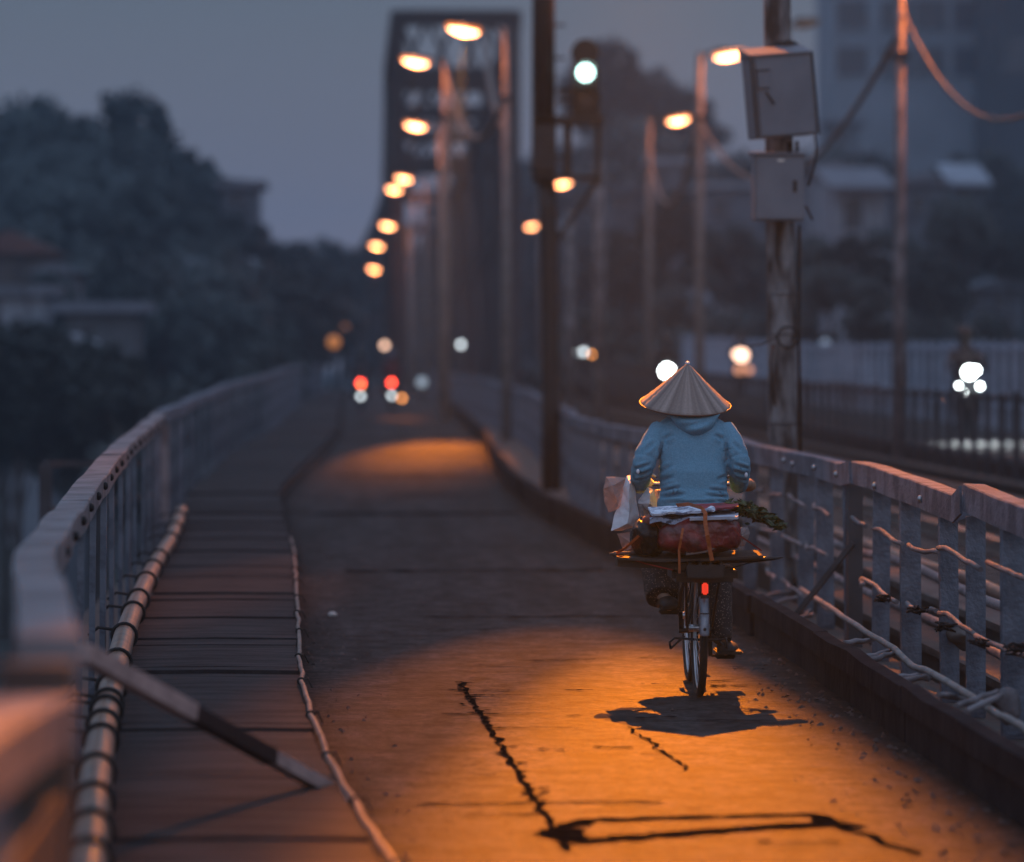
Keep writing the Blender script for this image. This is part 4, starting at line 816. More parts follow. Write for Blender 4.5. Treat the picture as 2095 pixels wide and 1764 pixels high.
# ------------------------------------------------------------------ the bicycle
BY = 20.93; BX = 1.562; FX = 1.592; BBY = 21.38
bk = thing('bicycle', 'old bicycle loaded wide behind the saddle, ridden away down the lane', 'bicycle', (BX, BY, 0))
fy = BY + 1.03
def wheel(x, y):
    q = MB(); q.torus((x, y, .33), (1, 0, 0), .312, .019, 56, 10); o = q.build('wheel', rubber, bk)
    q = MB(); q.torus((x, y, .33), (1, 0, 0), .288, .009, 48, 8); q.tube([(x - .05, y, .33), (x + .05, y, .33)], .018, 10)
    q.build('rim', chrome, o)
    q = MB()
    for k in range(28):
        a = 2 * math.pi * k / 28; q.tube([(x + (.03 if k % 2 else -.03), y, .33), (x, y + .285 * math.cos(a), .33 + .285 * math.sin(a))], .0013, 4)
    q.build('spoke', chrome, o)
wheel(BX, BY); wheel(FX, fy)
silver = mat('pale_mudguard', (.42, .47, .55), .35, .2, 12, .1, metal=.3, col2=(.2, .23, .28))
def guard(x, y, a0, a1, w_, r_, m_, nm='mudguard'):
    q = MB(); rows = []
    for k in range(15):
        a = R(a0 + (a1 - a0) * k / 14); rr_ = []
        for (u, dr) in ((-w_, -.022), (-w_ * .6, 0), (0, .008), (w_ * .6, 0), (w_, -.022), (w_ * .6, -.006), (0, .002), (-w_ * .6, -.006)):
            rr_.append(Vector((x + u, y + (r_ + dr) * math.cos(a), .33 + (r_ + dr) * math.sin(a))))
        rows.append(rr_)
    q.rings(rows); return q.build(nm, m_, bk)
guard(BX, BY, 183, 151, .024, .350, silver); guard(BX, BY, 150, 20, .026, .350, darkm); guard(FX, fy, 200, 60, .024, .352, silver)
q = MB(); q.box((BX - .013, BY - .375, .508), (BX + .015, BY - .335, .562), bevel=.006); q.build('reflector', emit('reflector_glow', (1, .05, .02), .75), bk)  # reflector glows by itself in place of reflected light
q = MB(); q.box((BX - .02, BY - .372, .49), (BX + .02, BY - .34, .503)); q.box((BX - .022, BY - .363, .415), (BX + .022, BY - .357, .421)); q.ball((BX, BY - .362, .345), (.008, .008, .008), 8, 6); q.build('reflector_bracket', darkm, bk)
q = MB()
sx0 = (BX + FX) / 2; BB = Vector((sx0, BBY, .29)); ST = Vector((sx0, BY + .27, .80)); HT = Vector((FX, fy - .22, .86)); HB = Vector((FX, fy - .12, .62))
q.tube([BB, ST], .015, 10); q.tube([BB, HB], .018, 10); q.tube([ST - Vector((0, -.02, .12)), HT - Vector((0, 0, .06))], .015, 10); q.tube([HT, HB], .019, 10)
for sx in (-1, 1):
    q.tube([BB + Vector((sx * .02, 0, 0)), (BX + sx * .055, BY, .33)], .009, 8); q.tube([ST - Vector((0, 0, .08)), (BX + sx * .055, BY, .33)], .008, 8); q.tube([HB, (FX + sx * .05, fy - .05, .45), (FX + sx * .052, fy, .33)], .011, 8)
q.build('frame', darkm, bk)
q = MB(); hbY = fy - .36
q.tube([HT, HT + Vector((0, -.02, .12))], .012, 8); q.tube([(1.28, hbY - .12, .985), (1.33, hbY, 1.0), (1.46, hbY + .13, .99), (FX, hbY + .15, .985), (1.70, hbY + .13, .99), (1.80, hbY, 1.0), (1.84, hbY - .12, .985)], .011, 10); q.build('handlebar', chrome, bk)
for x in (1.28, 1.84):
    q = MB(); q.tube([(x, hbY - .14, .983), (x, hbY - .02, .99)], .016, 10); q.build('grip', rubber, bk)
q = MB(); q.tube([(1.33, hbY + .03, 1.04), (1.36, hbY + .05, 1.06), (1.40, hbY + .02, 1.03)], .008, 6); q.box((1.34, hbY + .02, .985), (1.39, hbY + .1, 1.02), bevel=.008); q.build('brake_lever', chrome, bk); q = MB(); q.tube([(1.74, hbY, 1.03), (1.78, hbY - .04, 1.045)], .01, 6); q.build('brake_lever', chrome, bk)
q = MB(); q.rings([[Vector((FX + wd * math.cos(a), hbY + .33 + dd * math.sin(a), z)) for a in [k * math.pi / 8 for k in range(16)]] for z, wd, dd in ((.72, .13, .1), (.8, .16, .13), (.96, .18, .15))]); q.build('front_basket', mat('wire_basket', (.16, .16, .17), .5, .3, 60, .5), bk)
q = MB(); q.rings([[Vector((sx0 + wd * math.cos(a), yy, .835 + .035 * math.sin(a))) for a in [k * math.pi / 6 for k in range(12)]] for yy, wd in ((BY + .12, .06), (BY + .2, .105), (BY + .3, .09), (BY + .42, .03))]); q.build('saddle', rubber, bk)
q = MB(); q.disc(BB + Vector((.05, 0, 0)), (1, 0, 0), .09, .004, 24)
pL = BB + Vector((-.10, -.03, .085)); pR = BB + Vector((.11, .03, -.125))
pL = Vector((P(1360, 0, 21.35).x + .02, 21.35, .385)); pR = Vector((P(1484, 0, 21.40).x, 21.40, .165))
q.bar(BB - Vector((.07, 0, 0)), (BB.x - .075, pL.y, pL.z), .012, .02, up=(1, 0, 0)); q.bar(BB + Vector((.07, 0, 0)), (BB.x + .075, pR.y, pR.z), .012, .02, up=(1, 0, 0)); q.tube([(BB.x - .08, BB.y, BB.z), (BB.x + .08, BB.y, BB.z)], .012); q.build('crank', darkm, bk)
for p in (pL, pR):
    q = MB(); a, b = (p.x - .045, p.x + .05); q.box((a, p.y - .04, p.z - .013), (b, p.y + .04, p.z + .013), bevel=.006); q.bar((BB.x + (.08 if p is pR else -.08), p.y, p.z), p, .01, .01); q.build('pedal', rubber, bk)
q = MB(); ck = BY - .05
q.tube([(BX - .14, ck, .235), (BX - .145, ck, .265), (BX - .12, ck + .01, .285), (BX, ck + .02, .275), (BX + .1, ck, .275), (BX + .125, ck, .285), (BX + .128, ck, .235)], .006, 6); q.tube([(BX - .14, ck, .235), (BX - .07, ck + .06, .29)], .006, 6); q.tube([(BX + .128, ck, .235), (BX + .06, ck + .06, .3)], .006, 6); q.build('stand', darkm, bk)
q = MB(); RZ0 = .655
for sx in (-.075, -.025, .025, .075): q.bar((BX + sx, BY - .40, RZ0), (BX + sx, BY + .12, RZ0), .012, .012)
for yy in (BY - .40, BY - .1, BY + .12): q.bar((BX - .09, yy, RZ0 - .012), (BX + .09, yy, RZ0 - .012), .012, .012)
for sx in (-1, 1): q.tube([(BX + sx * .085, BY - .3, RZ0 - .01), (BX + sx * .06, BY, .34)], .007, 6)
q.box((BX - .088, BY - .405, .585), (BX + .088, BY - .37, .645), bevel=.006); q.box((BX - .15, BY - .3, .56), (BX + .16, BY + .05, .635), bevel=.02); q.build('carrier', darkm, bk)

# ------------------------------------------------------------------ load on the carrier
LD = 20.62; LS = S(LD)
def LP(x, y, dy=0): p = P(x, y, LD); return Vector((p.x, p.y + dy, p.z))
cardm = mat('brown_cardboard', (.05, .035, .03), .85, .2, 12, .15)
brd = MB(); T = .012
def slab(pts, th, y_off=0):
    q = MB(); n = len(pts); top = [Vector(p) for p in pts]; bot = [p - Vector((0, 0, th)) for p in top]
    q.add(top + bot, [tuple(range(n)), tuple(range(2 * n - 1, n - 1, -1))] + [(i, i + n, (i + 1) % n + n, (i + 1) % n) for i in range(n)]); return q
zb_ = .690
q = slab([(LP(1262, 0).x, LD - .05, zb_ - .006), (LP(1345, 0).x, LD - .1, zb_ - .015), (LP(1440, 0).x, LD - .11, zb_ - .01), (LP(1560, 0).x, LD - .08, zb_), (LP(1562, 0).x, LD + .28, zb_ + .012), (LP(1262, 0).x, LD + .25, zb_ + .01)], .012)
tag(q.build('cardboard_sheet', cardm), 'wide dark cardboard sheet laid across the carrier under the red bag', 'cardboard')
q = slab([(LP(1264, 0).x, LD - .02, .672), (LP(1420, 0).x, LD - .06, .655), (LP(1420, 0).x, LD + .2, .655), (LP(1264, 0).x, LD + .2, .668)], .034)
tag(q.build('cardboard_sheet', cardm), 'folded brown cardboard flap sagging below the left of the load', 'cardboard')
q = MB(); q.tube([(LP(1388, 0).x, LD + .03, .666), (LP(1540, 0).x, LD - .02, .669), (LP(1585, 0).x, LD - .02, .676), (LP(1604, 0).x, LD - .02, .681)], [.014, .014, .009, .002], 8); tag(q.build('stick', darkm), 'dark pointed stick jutting out right of the load', 'stick')
q = MB(); q.tube([(LP(1248, 0).x, LD + .05, .694), (LP(1262, 0).x, LD + .05, .698), (LP(1330, 0).x, LD + .05, .696)], [.004, .009, .008], 8); tag(q.build('stick', woodm), 'thin light tipped stick poking out left of the load', 'stick')
# red stuffed bag
def lumpy(cx, cy, wpx, hpx, dep, name, m_, lab, cat, amp=.018, freq=11, seed=0, p=2.6, ex=None, dy=.02, vox=None):
    c = LP(cx, cy, dy); a = wpx / LS / 2; b = hpx / LS / 2; q = MB(); rows = []
    for i in range(33):
        u = R(-88 + 176 * i / 32); row = []
        for j in range(40):
            v = 2 * math.pi * j / 40; sg_ = lambda t, e_: math.copysign(abs(t) ** e_, t); e1 = 2 / p
            n = Vector((sg_(math.sin(u), .9) , sg_(math.cos(u), e1) * sg_(math.cos(v), e1), sg_(math.cos(u), e1) * sg_(math.sin(v), e1)))
            pt_ = Vector((n.x * a, n.y * dep / 2, n.z * b)); k_ = pt_ * freq + Vector((seed * 3.1, 0, 0))
            rid = 1 - abs(noise.noise(k_ * 2.2)) * 2
            pt_ += n * amp * (noise.noise(k_) * .8 + (rid - .6) * .35)
            if ex: pt_ = ex(pt_)
            row.append(c + pt_)
        rows.append(row)
    q.rings(rows); return tag(q.build(name, m_), lab, cat)
redm = mat('red_plastic', (.26, .022, .028), .32, .4, 14, .7, col2=(.07, .008, .012), bscale=22, spec=.7)
blackbag = mat('black_plastic', (.008, .010, .013), .35, .4, 14, .9, bscale=26, spec=.35)
greybag = mat('white_plastic', (.80, .82, .88), .4, .15, 8, .35, col2=(.66, .68, .74), bscale=12)
lumpy(1428, 1094, 172, 74, .34, 'plastic_bag', redm, 'bulging dark red plastic bag strapped on the carrier', 'bag', .022, 11, 1, p=4.5, ex=lambda p: Vector((p.x, p.y, p.z - .02 * max(0, -p.x * 3))))
lumpy(1325, 1100, 62, 84, .22, 'plastic_bag', blackbag, 'crumpled black plastic bag at the left end of the load', 'bag', .03, 12, 5, p=2.2)
lumpy(1333, 1068, 38, 26, .12, 'plastic_bag', mat('brick_red_plastic', (.16, .035, .025), .4, .3, 10, .4), 'small brick red bundle peeking over the black bag', 'bag', .012, 14, 3, dy=.0)
q = MB(); q.rings([[LP(x, y, dy) for dy in (-.1, .0)] + [LP(x + 2, y + 3, .0), LP(x + 2, y + 3, -.1)] for x, y in ((1328, 1060), (1337, 1066), (1344, 1076), (1349, 1082))], smooth=False)
q.v = [(a, b - .0, c) for a, b, c in q.v]; tag(q.build('orange_wrapper', mat('orange_plastic', (.75, .16, .03), .4)), 'bright orange wrapper fold above the black bag', 'wrapper')
# stack of newspapers
def paper(pts, th, m_, lab, wob=.004, seed=0):
    (a, b, c_, d_) = [Vector(p) for p in pts]; n = 16; q = MB(); rows = []
    for i in range(n + 1):
        t = i / n; f0 = a.lerp(b, t); f1 = d_.lerp(c_, t); wv = wob * noise.noise(Vector((t * 5, seed, 0))) * 3
        rows.append([f0 + Vector((0, 0, wv)), f1 + Vector((0, 0, wv * .5)), f1 + Vector((0, 0, wv * .5 - th)), f0 + Vector((0, .004, wv - th))])
    q.rings(rows, smooth=False); return tag(q.build('newspaper', m_), lab, 'newspaper', 'newspapers stacked on the load')
def newsm(name, base, c2, sc_):
    m = mat(name, base, .7, .2, sc_, .1, col2=c2, stretch=(1, 1, 1), contrast=(.42, .5)); return m
def cpt(x, y, dy): p = P(x, y, LD + dy); return p
paper([cpt(1330, 1063, -.12), cpt(1500, 1057, -.1), cpt(1508, 1042, .2), cpt(1330, 1046, .2)], .022, newsm('news_blue', (.40, .50, .66), (.07, .09, .14), 38), 'lowest crumpled bluish newspapers of the stack', .006, 1)
paper([cpt(1334, 1052, -.14), cpt(1462, 1044, -.14), cpt(1480, 1032, .2), cpt(1326, 1038, .2)], .010, newsm('news_white', (.74, .80, .90), (.18, .22, .32), 26), 'pale printed newspaper lying on the left of the stack top', .004, 2)
paper([cpt(1440, 1044, -.10), cpt(1512, 1037, -.08), cpt(1512, 1028, .2), cpt(1420, 1032, .2)], .008, newsm('news_red', (.32, .04, .06), (.12, .02, .03), 20), 'dark red magazine on the right of the stack top', .002, 3)
paper([cpt(1412, 1060, -.16), cpt(1512, 1057, -.16), cpt(1512, 1050, .0), cpt(1412, 1054, .0)], .014, mat('white_tray', (.55, .60, .70), .5, .1, 20), 'white folded card edge under the red magazine', .001, 4)
# straps
strapm = mat('orange_strap', (.38, .09, .025), .6, .3, 20, .3); reds = mat('red_cord', (.3, .03, .03), .6)
def strap(label, pts, w_=.012, m_=strapm):
    q = MB(); pts = [Vector(p) for p in pts]; fine = []
    for a, b in zip(pts, pts[1:]):
        for t in (0, .25, .5, .75): fine.append(a.lerp(b, t))
    fine.append(pts[-1]); rows = []
    for i, p in enumerate(fine):
        t = (fine[min(i + 1, len(fine) - 1)] - fine[max(i - 1, 0)]).normalized(); sdv = t.cross(Vector((0, 1, .2))).normalized(); rows.append([p + sdv * w_ / 2 + Vector((0, -.002, 0)), p - sdv * w_ / 2 + Vector((0, -.002, 0)), p - sdv * w_ / 2 + Vector((0, .002, 0)), p + sdv * w_ / 2 + Vector((0, .002, 0))])
    q.rings(rows, smooth=False); tag(q.build('strap', m_), label, 'strap', 'straps tying the load')
strap('broad orange strap over the middle of the red bag', [LP(1388, 1036, .1), LP(1410, 1032, .0), LP(1432, 1038, -.13), LP(1438, 1048, -.19), LP(1437, 1066, -.205), LP(1441, 1092, -.225), LP(1445, 1115, -.21), LP(1451, 1144, -.21)], .019)
strap('thin orange strap left of the middle of the load', [LP(1392, 1078, -.2), LP(1388, 1100, -.215), LP(1384, 1122, -.20), LP(1385, 1170, -.20)], .011)
strap('orange cord running from the left stick up to the black bag', [LP(1262, 1133, .0), LP(1280, 1120, -.06), LP(1305, 1095, -.1)], .012)
strap('dark red cord crossing the right corner of the load', [LP(1495, 1078, -.12), LP(1512, 1096, -.12), LP(1560, 1128, .0)], .007, reds)
strap('thin dark cord slung under the left side of the load', [LP(1262, 1136, -.02), LP(1320, 1153, -.05), LP(1375, 1166, -.06)], .006, reds)
strap('thin dark cord slung under the right side of the load', [LP(1560, 1146, -.02), LP(1520, 1156, -.03), LP(1478, 1168, -.06)], .006, darkm)
# brown paper scraps under the bag
q = slab([LP(1400, 1132, -.14), LP(1440, 1126, -.15), LP(1472, 1114, -.12), LP(1400, 1118, .0)], .006); tag(q.build('paper_wrapper', mat('brown_paper', (.17, .12, .105), .8, .2, 10, .3)), 'torn brown paper sticking out beneath the red bag', 'paper')
# white plastic bag hanging from the left grip
BD = 21.25
def BPt(x, y, dy=0): p = P(x, y, BD + dy); return p
def faceted(name, outline, depth, ridge, m_, lab, cat='bag', sub=5, amp=.005):
    q = MB(); n = len(outline); front = [BPt(x, y, 0) for x, y in outline]; rdg = [BPt(x, y, -depth) for x, y in ridge]; backp = [BPt(x, y, depth) for x, y in ridge]
    vs_ = front + rdg + backp; fs_ = []
    k = len(ridge)
    for i in range(n):
        j = (i + 1) % n; mid = (Vector((outline[i][0], outline[i][1])) + Vector((outline[j][0], outline[j][1]))) / 2
        ci = min(range(k), key=lambda t: (Vector(ridge[t]) - Vector(outline[i])).length); cj = min(range(k), key=lambda t: (Vector(ridge[t]) - Vector(outline[j])).length)
        if ci == cj: fs_ += [(i, j, n + ci), (j, i, n + k + ci)]
        else: fs_ += [(i, j, n + cj, n + ci), (j, i, n + k + ci, n + k + cj)]
    q.add(vs_, fs_); o = q.build(name, m_)
    bm = bmesh.new(); bm.from_mesh(o.data); bmesh.ops.triangulate(bm, faces=bm.faces); bmesh.ops.subdivide_edges(bm, edges=bm.edges[:], cuts=sub, use_grid_fill=True)
    for v in bm.verts: v.co += Vector((noise.noise(v.co * 18), noise.noise(v.co * 18 + Vector((7, 0, 0))), noise.noise(v.co * 18 + Vector((0, 7, 0))))) * amp + Vector((0, (1 - abs(noise.noise(v.co * 26)) * 3) * amp * .8, 0))
    bmesh.ops.recalc_face_normals(bm, faces=bm.faces); bm.to_mesh(o.data); bm.free()
    return tag(o, lab, cat)
faceted('plastic_bag', [(1283, 974), (1291, 972), (1298, 985), (1303, 1022), (1307, 1060), (1300, 1078), (1276, 1086), (1250, 1087), (1262, 1045), (1273, 1000)], .07, [(1288, 990), (1289, 1040), (1285, 1072)], greybag, 'white plastic bag hanging stiff and creased below the left hand')
clearm = bpy.data.materials.new('clear_film'); clearm.use_nodes = True; b_ = clearm.node_tree.nodes['Principled BSDF']; b_.inputs['Base Color'].default_value = (.35, .30, .30, 1); b_.inputs['Alpha'].default_value = .62; b_.inputs['Roughness'].default_value = .2
nz_ = clearm.node_tree.nodes.new('ShaderNodeTexNoise'); nz_.inputs['Scale'].default_value = 14; bp_ = clearm.node_tree.nodes.new('ShaderNodeBump'); bp_.inputs['Strength'].default_value = .6; clearm.node_tree.links.new(nz_.outputs[0], bp_.inputs['Height']); clearm.node_tree.links.new(bp_.outputs[0], b_.inputs['Normal'])
faceted('plastic_bag', [(1240, 975), (1282, 978), (1280, 1000), (1270, 1042), (1247, 1050), (1238, 1028), (1234, 1000)], .05, [(1252, 995), (1262, 1025)], clearm, 'translucent pinkish plastic bag fluttering left of the white one')
faceted('plastic_bag', [(1326, 997), (1338, 1001), (1344, 1020), (1345, 1042), (1322, 1044), (1306, 1030), (1308, 1022)], .05, [(1330, 1012), (1328, 1032)], greybag, 'greyish white plastic bag tucked between left arm and hip')
faceted('plastic_bag', [(1305, 1030), (1312, 1024), (1326, 1045), (1332, 1058), (1318, 1062), (1308, 1066)], .03, [(1313, 1045), (1320, 1056)], mat('dim_plastic', (.26, .24, .25), .4, .2, 8, .3), 'dim grey plastic bag corner showing under the tucked one')
faceted('plastic_bag', [(1262, 1092), (1300, 1090), (1340, 1134), (1280, 1134)], .04, [(1298, 1115)], clearm, 'see through plastic bag sagging below the white bag')
faceted('plastic_bag', [(1512, 1082), (1532, 1078), (1536, 1092), (1524, 1118), (1508, 1120), (1506, 1100)], .05, [(1520, 1098)], clearm, 'see through plastic bag hanging under the leafy greens')
# leafy greens
q = MB(); rnd = random.Random(5)
spine = [P(1505, 1040, 20.75), P(1535, 1044, 20.75), P(1565, 1056, 20.75), P(1597, 1078, 20.75)]
for k in range(620):
    t = rnd.random() ** .75 * 2.99; i = int(t); c = spine[i].lerp(spine[i + 1], t - i); sp = .05 - .013 * t
    c += Vector((rnd.gauss(0, .014), rnd.gauss(0, .04), rnd.gauss(0, sp * .45)))
    u = Vector((rnd.uniform(.2, 1), rnd.uniform(-.8, .8), rnd.uniform(-.7, .5))).normalized() * rnd.uniform(.014, .032); v = u.cross(Vector((rnd.uniform(-1, 1), 1, rnd.uniform(-1, 1)))).normalized() * u.length * .35
    q.add([c - u, c - v, c + u, c + v], [(0, 1, 2, 3)])
gt = thing('leafy_greens', 'bunch of dark leafy greens sticking out right of the load', 'greens', (LP(1530, 0).x, 20.75, .85))
q.build('leaves', mat('dark_greens', (.035, .06, .025), .5, .5, 30, 0), gt)
q = MB()
for k in range(14):
    z = rnd.uniform(-.03, .03); yv = rnd.uniform(-.04, .04); off = Vector((0, yv, z)); q.tube([spine[0] + off + Vector((-.05, 0, 0)), spine[1] + off * .9, spine[2] + off * .7, spine[3] + off * .3], .0028, 5)
q.tube([P(1502, 1026, 20.75), P(1520, 1030, 20.72), P(1545, 1045, 20.7), P(1560, 1056, 20.7)], .003, 5); q.build('stems', mat('green_stem', (.10, .13, .05), .6), gt)

# ------------------------------------------------------------------ the rider
RD = 21.13; RS = S(RD)
def Q(x, y, dy=0): p = P(x, y, RD); return Vector((p.x, p.y + dy, p.z))
# continuous body
q = MB()
hc = Q(1411, 815, .20)
q.ball(hc, (.078, .095, .115), 16, 12); q.ball(hc + Vector((0, .09, -.02)), (.016, .022, .022), 8, 6)   # skull and nose
for sx in (-1, 1): q.ball(hc + Vector((sx * .078, .0, -.01)), (.012, .02, .03), 8, 6); q.ball(hc + Vector((sx * .03, .082, .012)), (.014, .012, .009), 8, 6)
q.ball(hc + Vector((0, .085, -.062)), (.026, .014, .009), 8, 6)
q.tube([hc + Vector((0, -.01, -.06)), Q(1415, 858, .15), Q(1418, 885, .14)], [.052, .055, .075], 12)
q.tube([Q(1418, 880, .14), Q(1421, 930, .10), Q(1421, 1000, .03), Q(1421, 1048, .0)], [.07, .085, .085, .085], 14)
def hand(q, wrist, grip, side):
    pc = wrist.lerp(grip, .5); q.tube([wrist, pc, grip + Vector((0, .0, .015))], [.024, .034, .034], 10)
    for k in range(4):
        base = grip + Vector((side * (-.0), -.045 + .026 * k, .014)); f = [base + Vector((side * .016, 0, .016)), base + Vector((side * .034, .002, .006)), base + Vector((side * .036, .004, -.018)), base + Vector((side * .016, .004, -.030 - .002 * (k % 2)))]
        q.tube([base + Vector((-side * .008, 0, .016))] + f, [.011, .0105, .0095, .009, .0075], 7)
    q.tube([grip + Vector((-side * .012, -.03, .012)), grip + Vector((-side * .034, .0, .0)), grip + Vector((-side * .03, .03, -.015))], [.012, .011, .009], 7)
gl, gr = Vector((1.28, hbY - .08, .985)), Vector((1.84, hbY - .08, .985))
for side, sh, el, cf, gp in ((-1, Q(1357, 878, .12), Q(1316, 952, .02), Q(1313, 996, .20), gl), (1, Q(1485, 878, .12), Q(1513, 952, .02), Q(1520, 996, .20), gr)):
    q.tube([sh + Vector((-side * .03, 0, 0)), el, cf, gp + Vector((0, -.07, .02))], [.04, .036, .028, .024], 12); hand(q, gp + Vector((0, -.09, .02)), gp, side)
lk, la = Q(1360, 0, .45), Q(1362, 0, .22); lk.z = .66; la.z = .46; rk, ra = Q(1475, 0, .42), Q(1486, 0, .20); rk.z = .56; ra.z = .27
for hp, kn, an, ft in ((Q(1398, 1040, .0), lk, la, pL), (Q(1446, 1040, .0), rk, ra, pR)):
    q.tube([hp, kn], [.075, .055], 12); q.tube([kn, kn.lerp(an, .35), an, ft + Vector((0, -.03, .05))], [.058, .05, .032, .03], 12)
    q.tube([ft + Vector((0, -.09, .035)), ft + Vector((0, .02, .035)), ft + Vector((0, .12, .03))], [.028, .033, .022], 10)
person = q.build('person', skin); remesh(person, .0075, 3)
tag(person, 'person in conical straw hat and blue hooded sweatshirt cycling away, seen from behind', 'person')
# sweatshirt
teal = mat('blue_fleece', (.145, .33, .45), .92, .12, 120, .22, col2=(.115, .275, .38), bscale=160, spec=.15)
def ring(cx, cy, hw, dp, dy, n=48, hang=0, k=0):
    c = Q(cx, cy, dy); a = hw / RS; r_ = []
    for j in range(n):
        t = 2 * math.pi * j / n; e_ = .82
        x = math.copysign(abs(math.cos(t)) ** e_, math.cos(t)) * a; y = math.copysign(abs(math.sin(t)) ** e_, math.sin(t)) * dp
        r_.append(c + Vector((x, y, 0)))
    return r_
prof = [(1421, 1044, 72, .115, .02), (1421, 1036, 76, .13, .02), (1421, 1022, 75, .13, .025), (1421, 1010, 70, .122, .03), (1421, 1000, 68.5, .12, .04), (1421, 985, 69.5, .123, .05), (1421, 965, 69.5, .125, .06), (1421, 945, 68.5, .122, .08), (1421, 925, 69, .12, .095), (1421, 905, 72, .118, .11), (1421, 890, 76, .11, .12), (1421, 876, 75, .10, .13), (1421, 864, 66, .088, .135), (1420, 855, 52, .075, .14), (1418, 848, 34, .062, .15), (1416, 842, 24, .058, .16)]
fine = []
for a, b in zip(prof, prof[1:]):
    for t in (0, .5): fine.append(tuple(a[i] + (b[i] - a[i]) * t for i in range(5)))
q = MB(); q.rings([ring(*p) for p in fine])
for side, pts in ((-1, [Q(1362, 884, .125), Q(1345, 905, .09), Q(1326, 930, .05), Q(1317, 952, .025), Q(1314, 975, .09), Q(1314, 993, .17), Q(1313, 1001, .20)]), (1, [Q(1480, 884, .125), Q(1496, 905, .09), Q(1508, 930, .05), Q(1515, 952, .025), Q(1518, 975, .09), Q(1519, 993, .17), Q(1520, 1001, .20)])):
    fn = []; rs_ = []; rr_ = [.072, .068, .060, .055, .050, .043, .040]
    for i in range(6):
        for t in (0, .25, .5, .75):
            fn.append(pts[i].lerp(pts[i + 1], t)); base = rr_[i] + (rr_[i + 1] - rr_[i]) * t; u = i + t
            rs_.append(base + (.0035 * math.sin(u * 9.5) if u > 2 else 0))
    fn.append(pts[-1]); rs_.append(.036); q.tube(fn, rs_, 18)
sweat = q.build('sweatshirt', teal, person); remesh(sweat, .0065, 4)
# real folds pressed into the cloth: spreading from armpits, waist creases
def crease(p, a, b, wd, dep):
    ab = b - a; L2 = ab.length_squared; t = (p - a).dot(ab) / L2
    if t < 0 or t > 1: return 0
    dd = (p - (a + ab * t)); dd.y *= .3; dl = dd.length / wd
    return dep * math.sin(math.pi * t) ** .7 * (math.exp(-dl * dl) - .8 * math.exp(-(dl - 1.7) ** 2))
CRS = []
rnd = random.Random(11)
for (x0, y0, x1, y1, wd, dp) in ((1352, 1008, 1392, 996, .007, .006), (1350, 1018, 1402, 1010, .007, .006), (1490, 1006, 1448, 1002, .007, .006), (1492, 1018, 1440, 1012, .007, .006), (1488, 1030, 1456, 1020, .006, .004), (1352, 968, 1376, 950, .008, .004), (1356, 905, 1348, 948, .008, .009), (1486, 905, 1492, 945, .008, .009), (1360, 900, 1380, 888, .008, .005), (1482, 900, 1462, 890, .008, .005), (1352, 985, 1378, 975, .008, .004), (1488, 975, 1466, 982, .008, .004),
        (1300, 960, 1330, 950, .006, .006), (1300, 972, 1334, 962, .006, .006), (1302, 984, 1330, 975, .005, .005), (1532, 960, 1502, 950, .006, .006), (1534, 972, 1502, 964, .006, .006), (1532, 985, 1508, 978, .005, .005), (1318, 925, 1340, 905, .008, .004), (1520, 925, 1500, 905, .008, .004), (1370, 1028, 1470, 1027, .005, .003)):
    CRS.append((Q(x0, y0, -.05), Q(x1, y1, -.08), wd, dp))
me = sweat.data
for v in me.vertices:
    p = v.co; dsum = 0
    for a, b, wd, dp in CRS: dsum += crease(p, Vector((a.x, p.y, a.z)), Vector((b.x, p.y, b.z)), wd * 1.25, dp * 2.1)
    dsum += .0025 * noise.noise(p * 16)
    v.co = p - Vector(v.normal) * dsum
me.update()
# ribbed hem and hood
q = MB(); q.rings([ring(1421, 1040, 76, .131, .02), ring(1421, 1034, 77, .134, .02), ring(1421, 1030, 76, .131, .02)], cap=False); 
rows = []
for i in range(20):
    t = i / 19; hw = 48 * (1 - t) ** .62 + 2; yy = 852 + 48 * t; row = []
    for j in range(25):
        u = -1 + 2 * j / 24; x = 1422 + 4 * t + u * hw * 1.12; bulge = .055 * math.sin(math.pi * min(1, t * 1.05)) ** .7 + .012
        c = Q(x, yy - 7 * (u * u) * (1 - t) + 1.5 * math.sin(u * 3 + t * 9), .045 - bulge * (1 - u * u * .85) + .015 * (1 - t) * 0)
        c.y -= .011 * math.sin(t * 13 + u * 2.5) * (1 - u * u); row.append(c)
    rows.append(row)
q = MB(); n = 25; front = [v for r_ in rows for v in r_]; bk_ = [v + Vector((0, .045, 0)) for v in front]; m0 = len(front)
fs_ = [(i * n + j, i * n + j + 1, (i + 1) * n + j + 1, (i + 1) * n + j) for i in range(19) for j in range(24)]
fs_ += [tuple(m0 + k for k in f[::-1]) for f in fs_]
bd = [j for j in range(n)] + [i * n + n - 1 for i in range(1, 20)] + [19 * n + j for j in range(n - 2, -1, -1)] + [i * n for i in range(18, 0, -1)]
fs_ += [(bd[i], bd[(i + 1) % len(bd)], m0 + bd[(i + 1) % len(bd)], m0 + bd[i]) for i in range(len(bd))]
q.add(front + bk_, fs_, True); hood = q.build('hood', teal, sweat); remesh(hood, .005, 3); q = MB()
q.rings([[Q(1418 + 44 * math.cos(a) * sc_, 852 + dy_, .14 + .075 * math.sin(a) * sc_) for a in [k * math.pi / 12 for k in range(24)]] for sc_, dy_ in ((.75, 8), (1.0, 4), (1.02, -2), (.85, -5), (.7, -2))])
hood = q.build('collar', teal, sweat); remesh(hood, .005, 3)
q = MB(); q.ball(hc + Vector((0, -.02, .0)), (.088, .095, .118), 16, 12); q.tube([hc + Vector((0, -.07, -.03)), hc + Vector((0, -.08, -.10))], [.05, .03], 10); q.build('hair', mat('black_hair', (.012, .01, .01), .5), person)
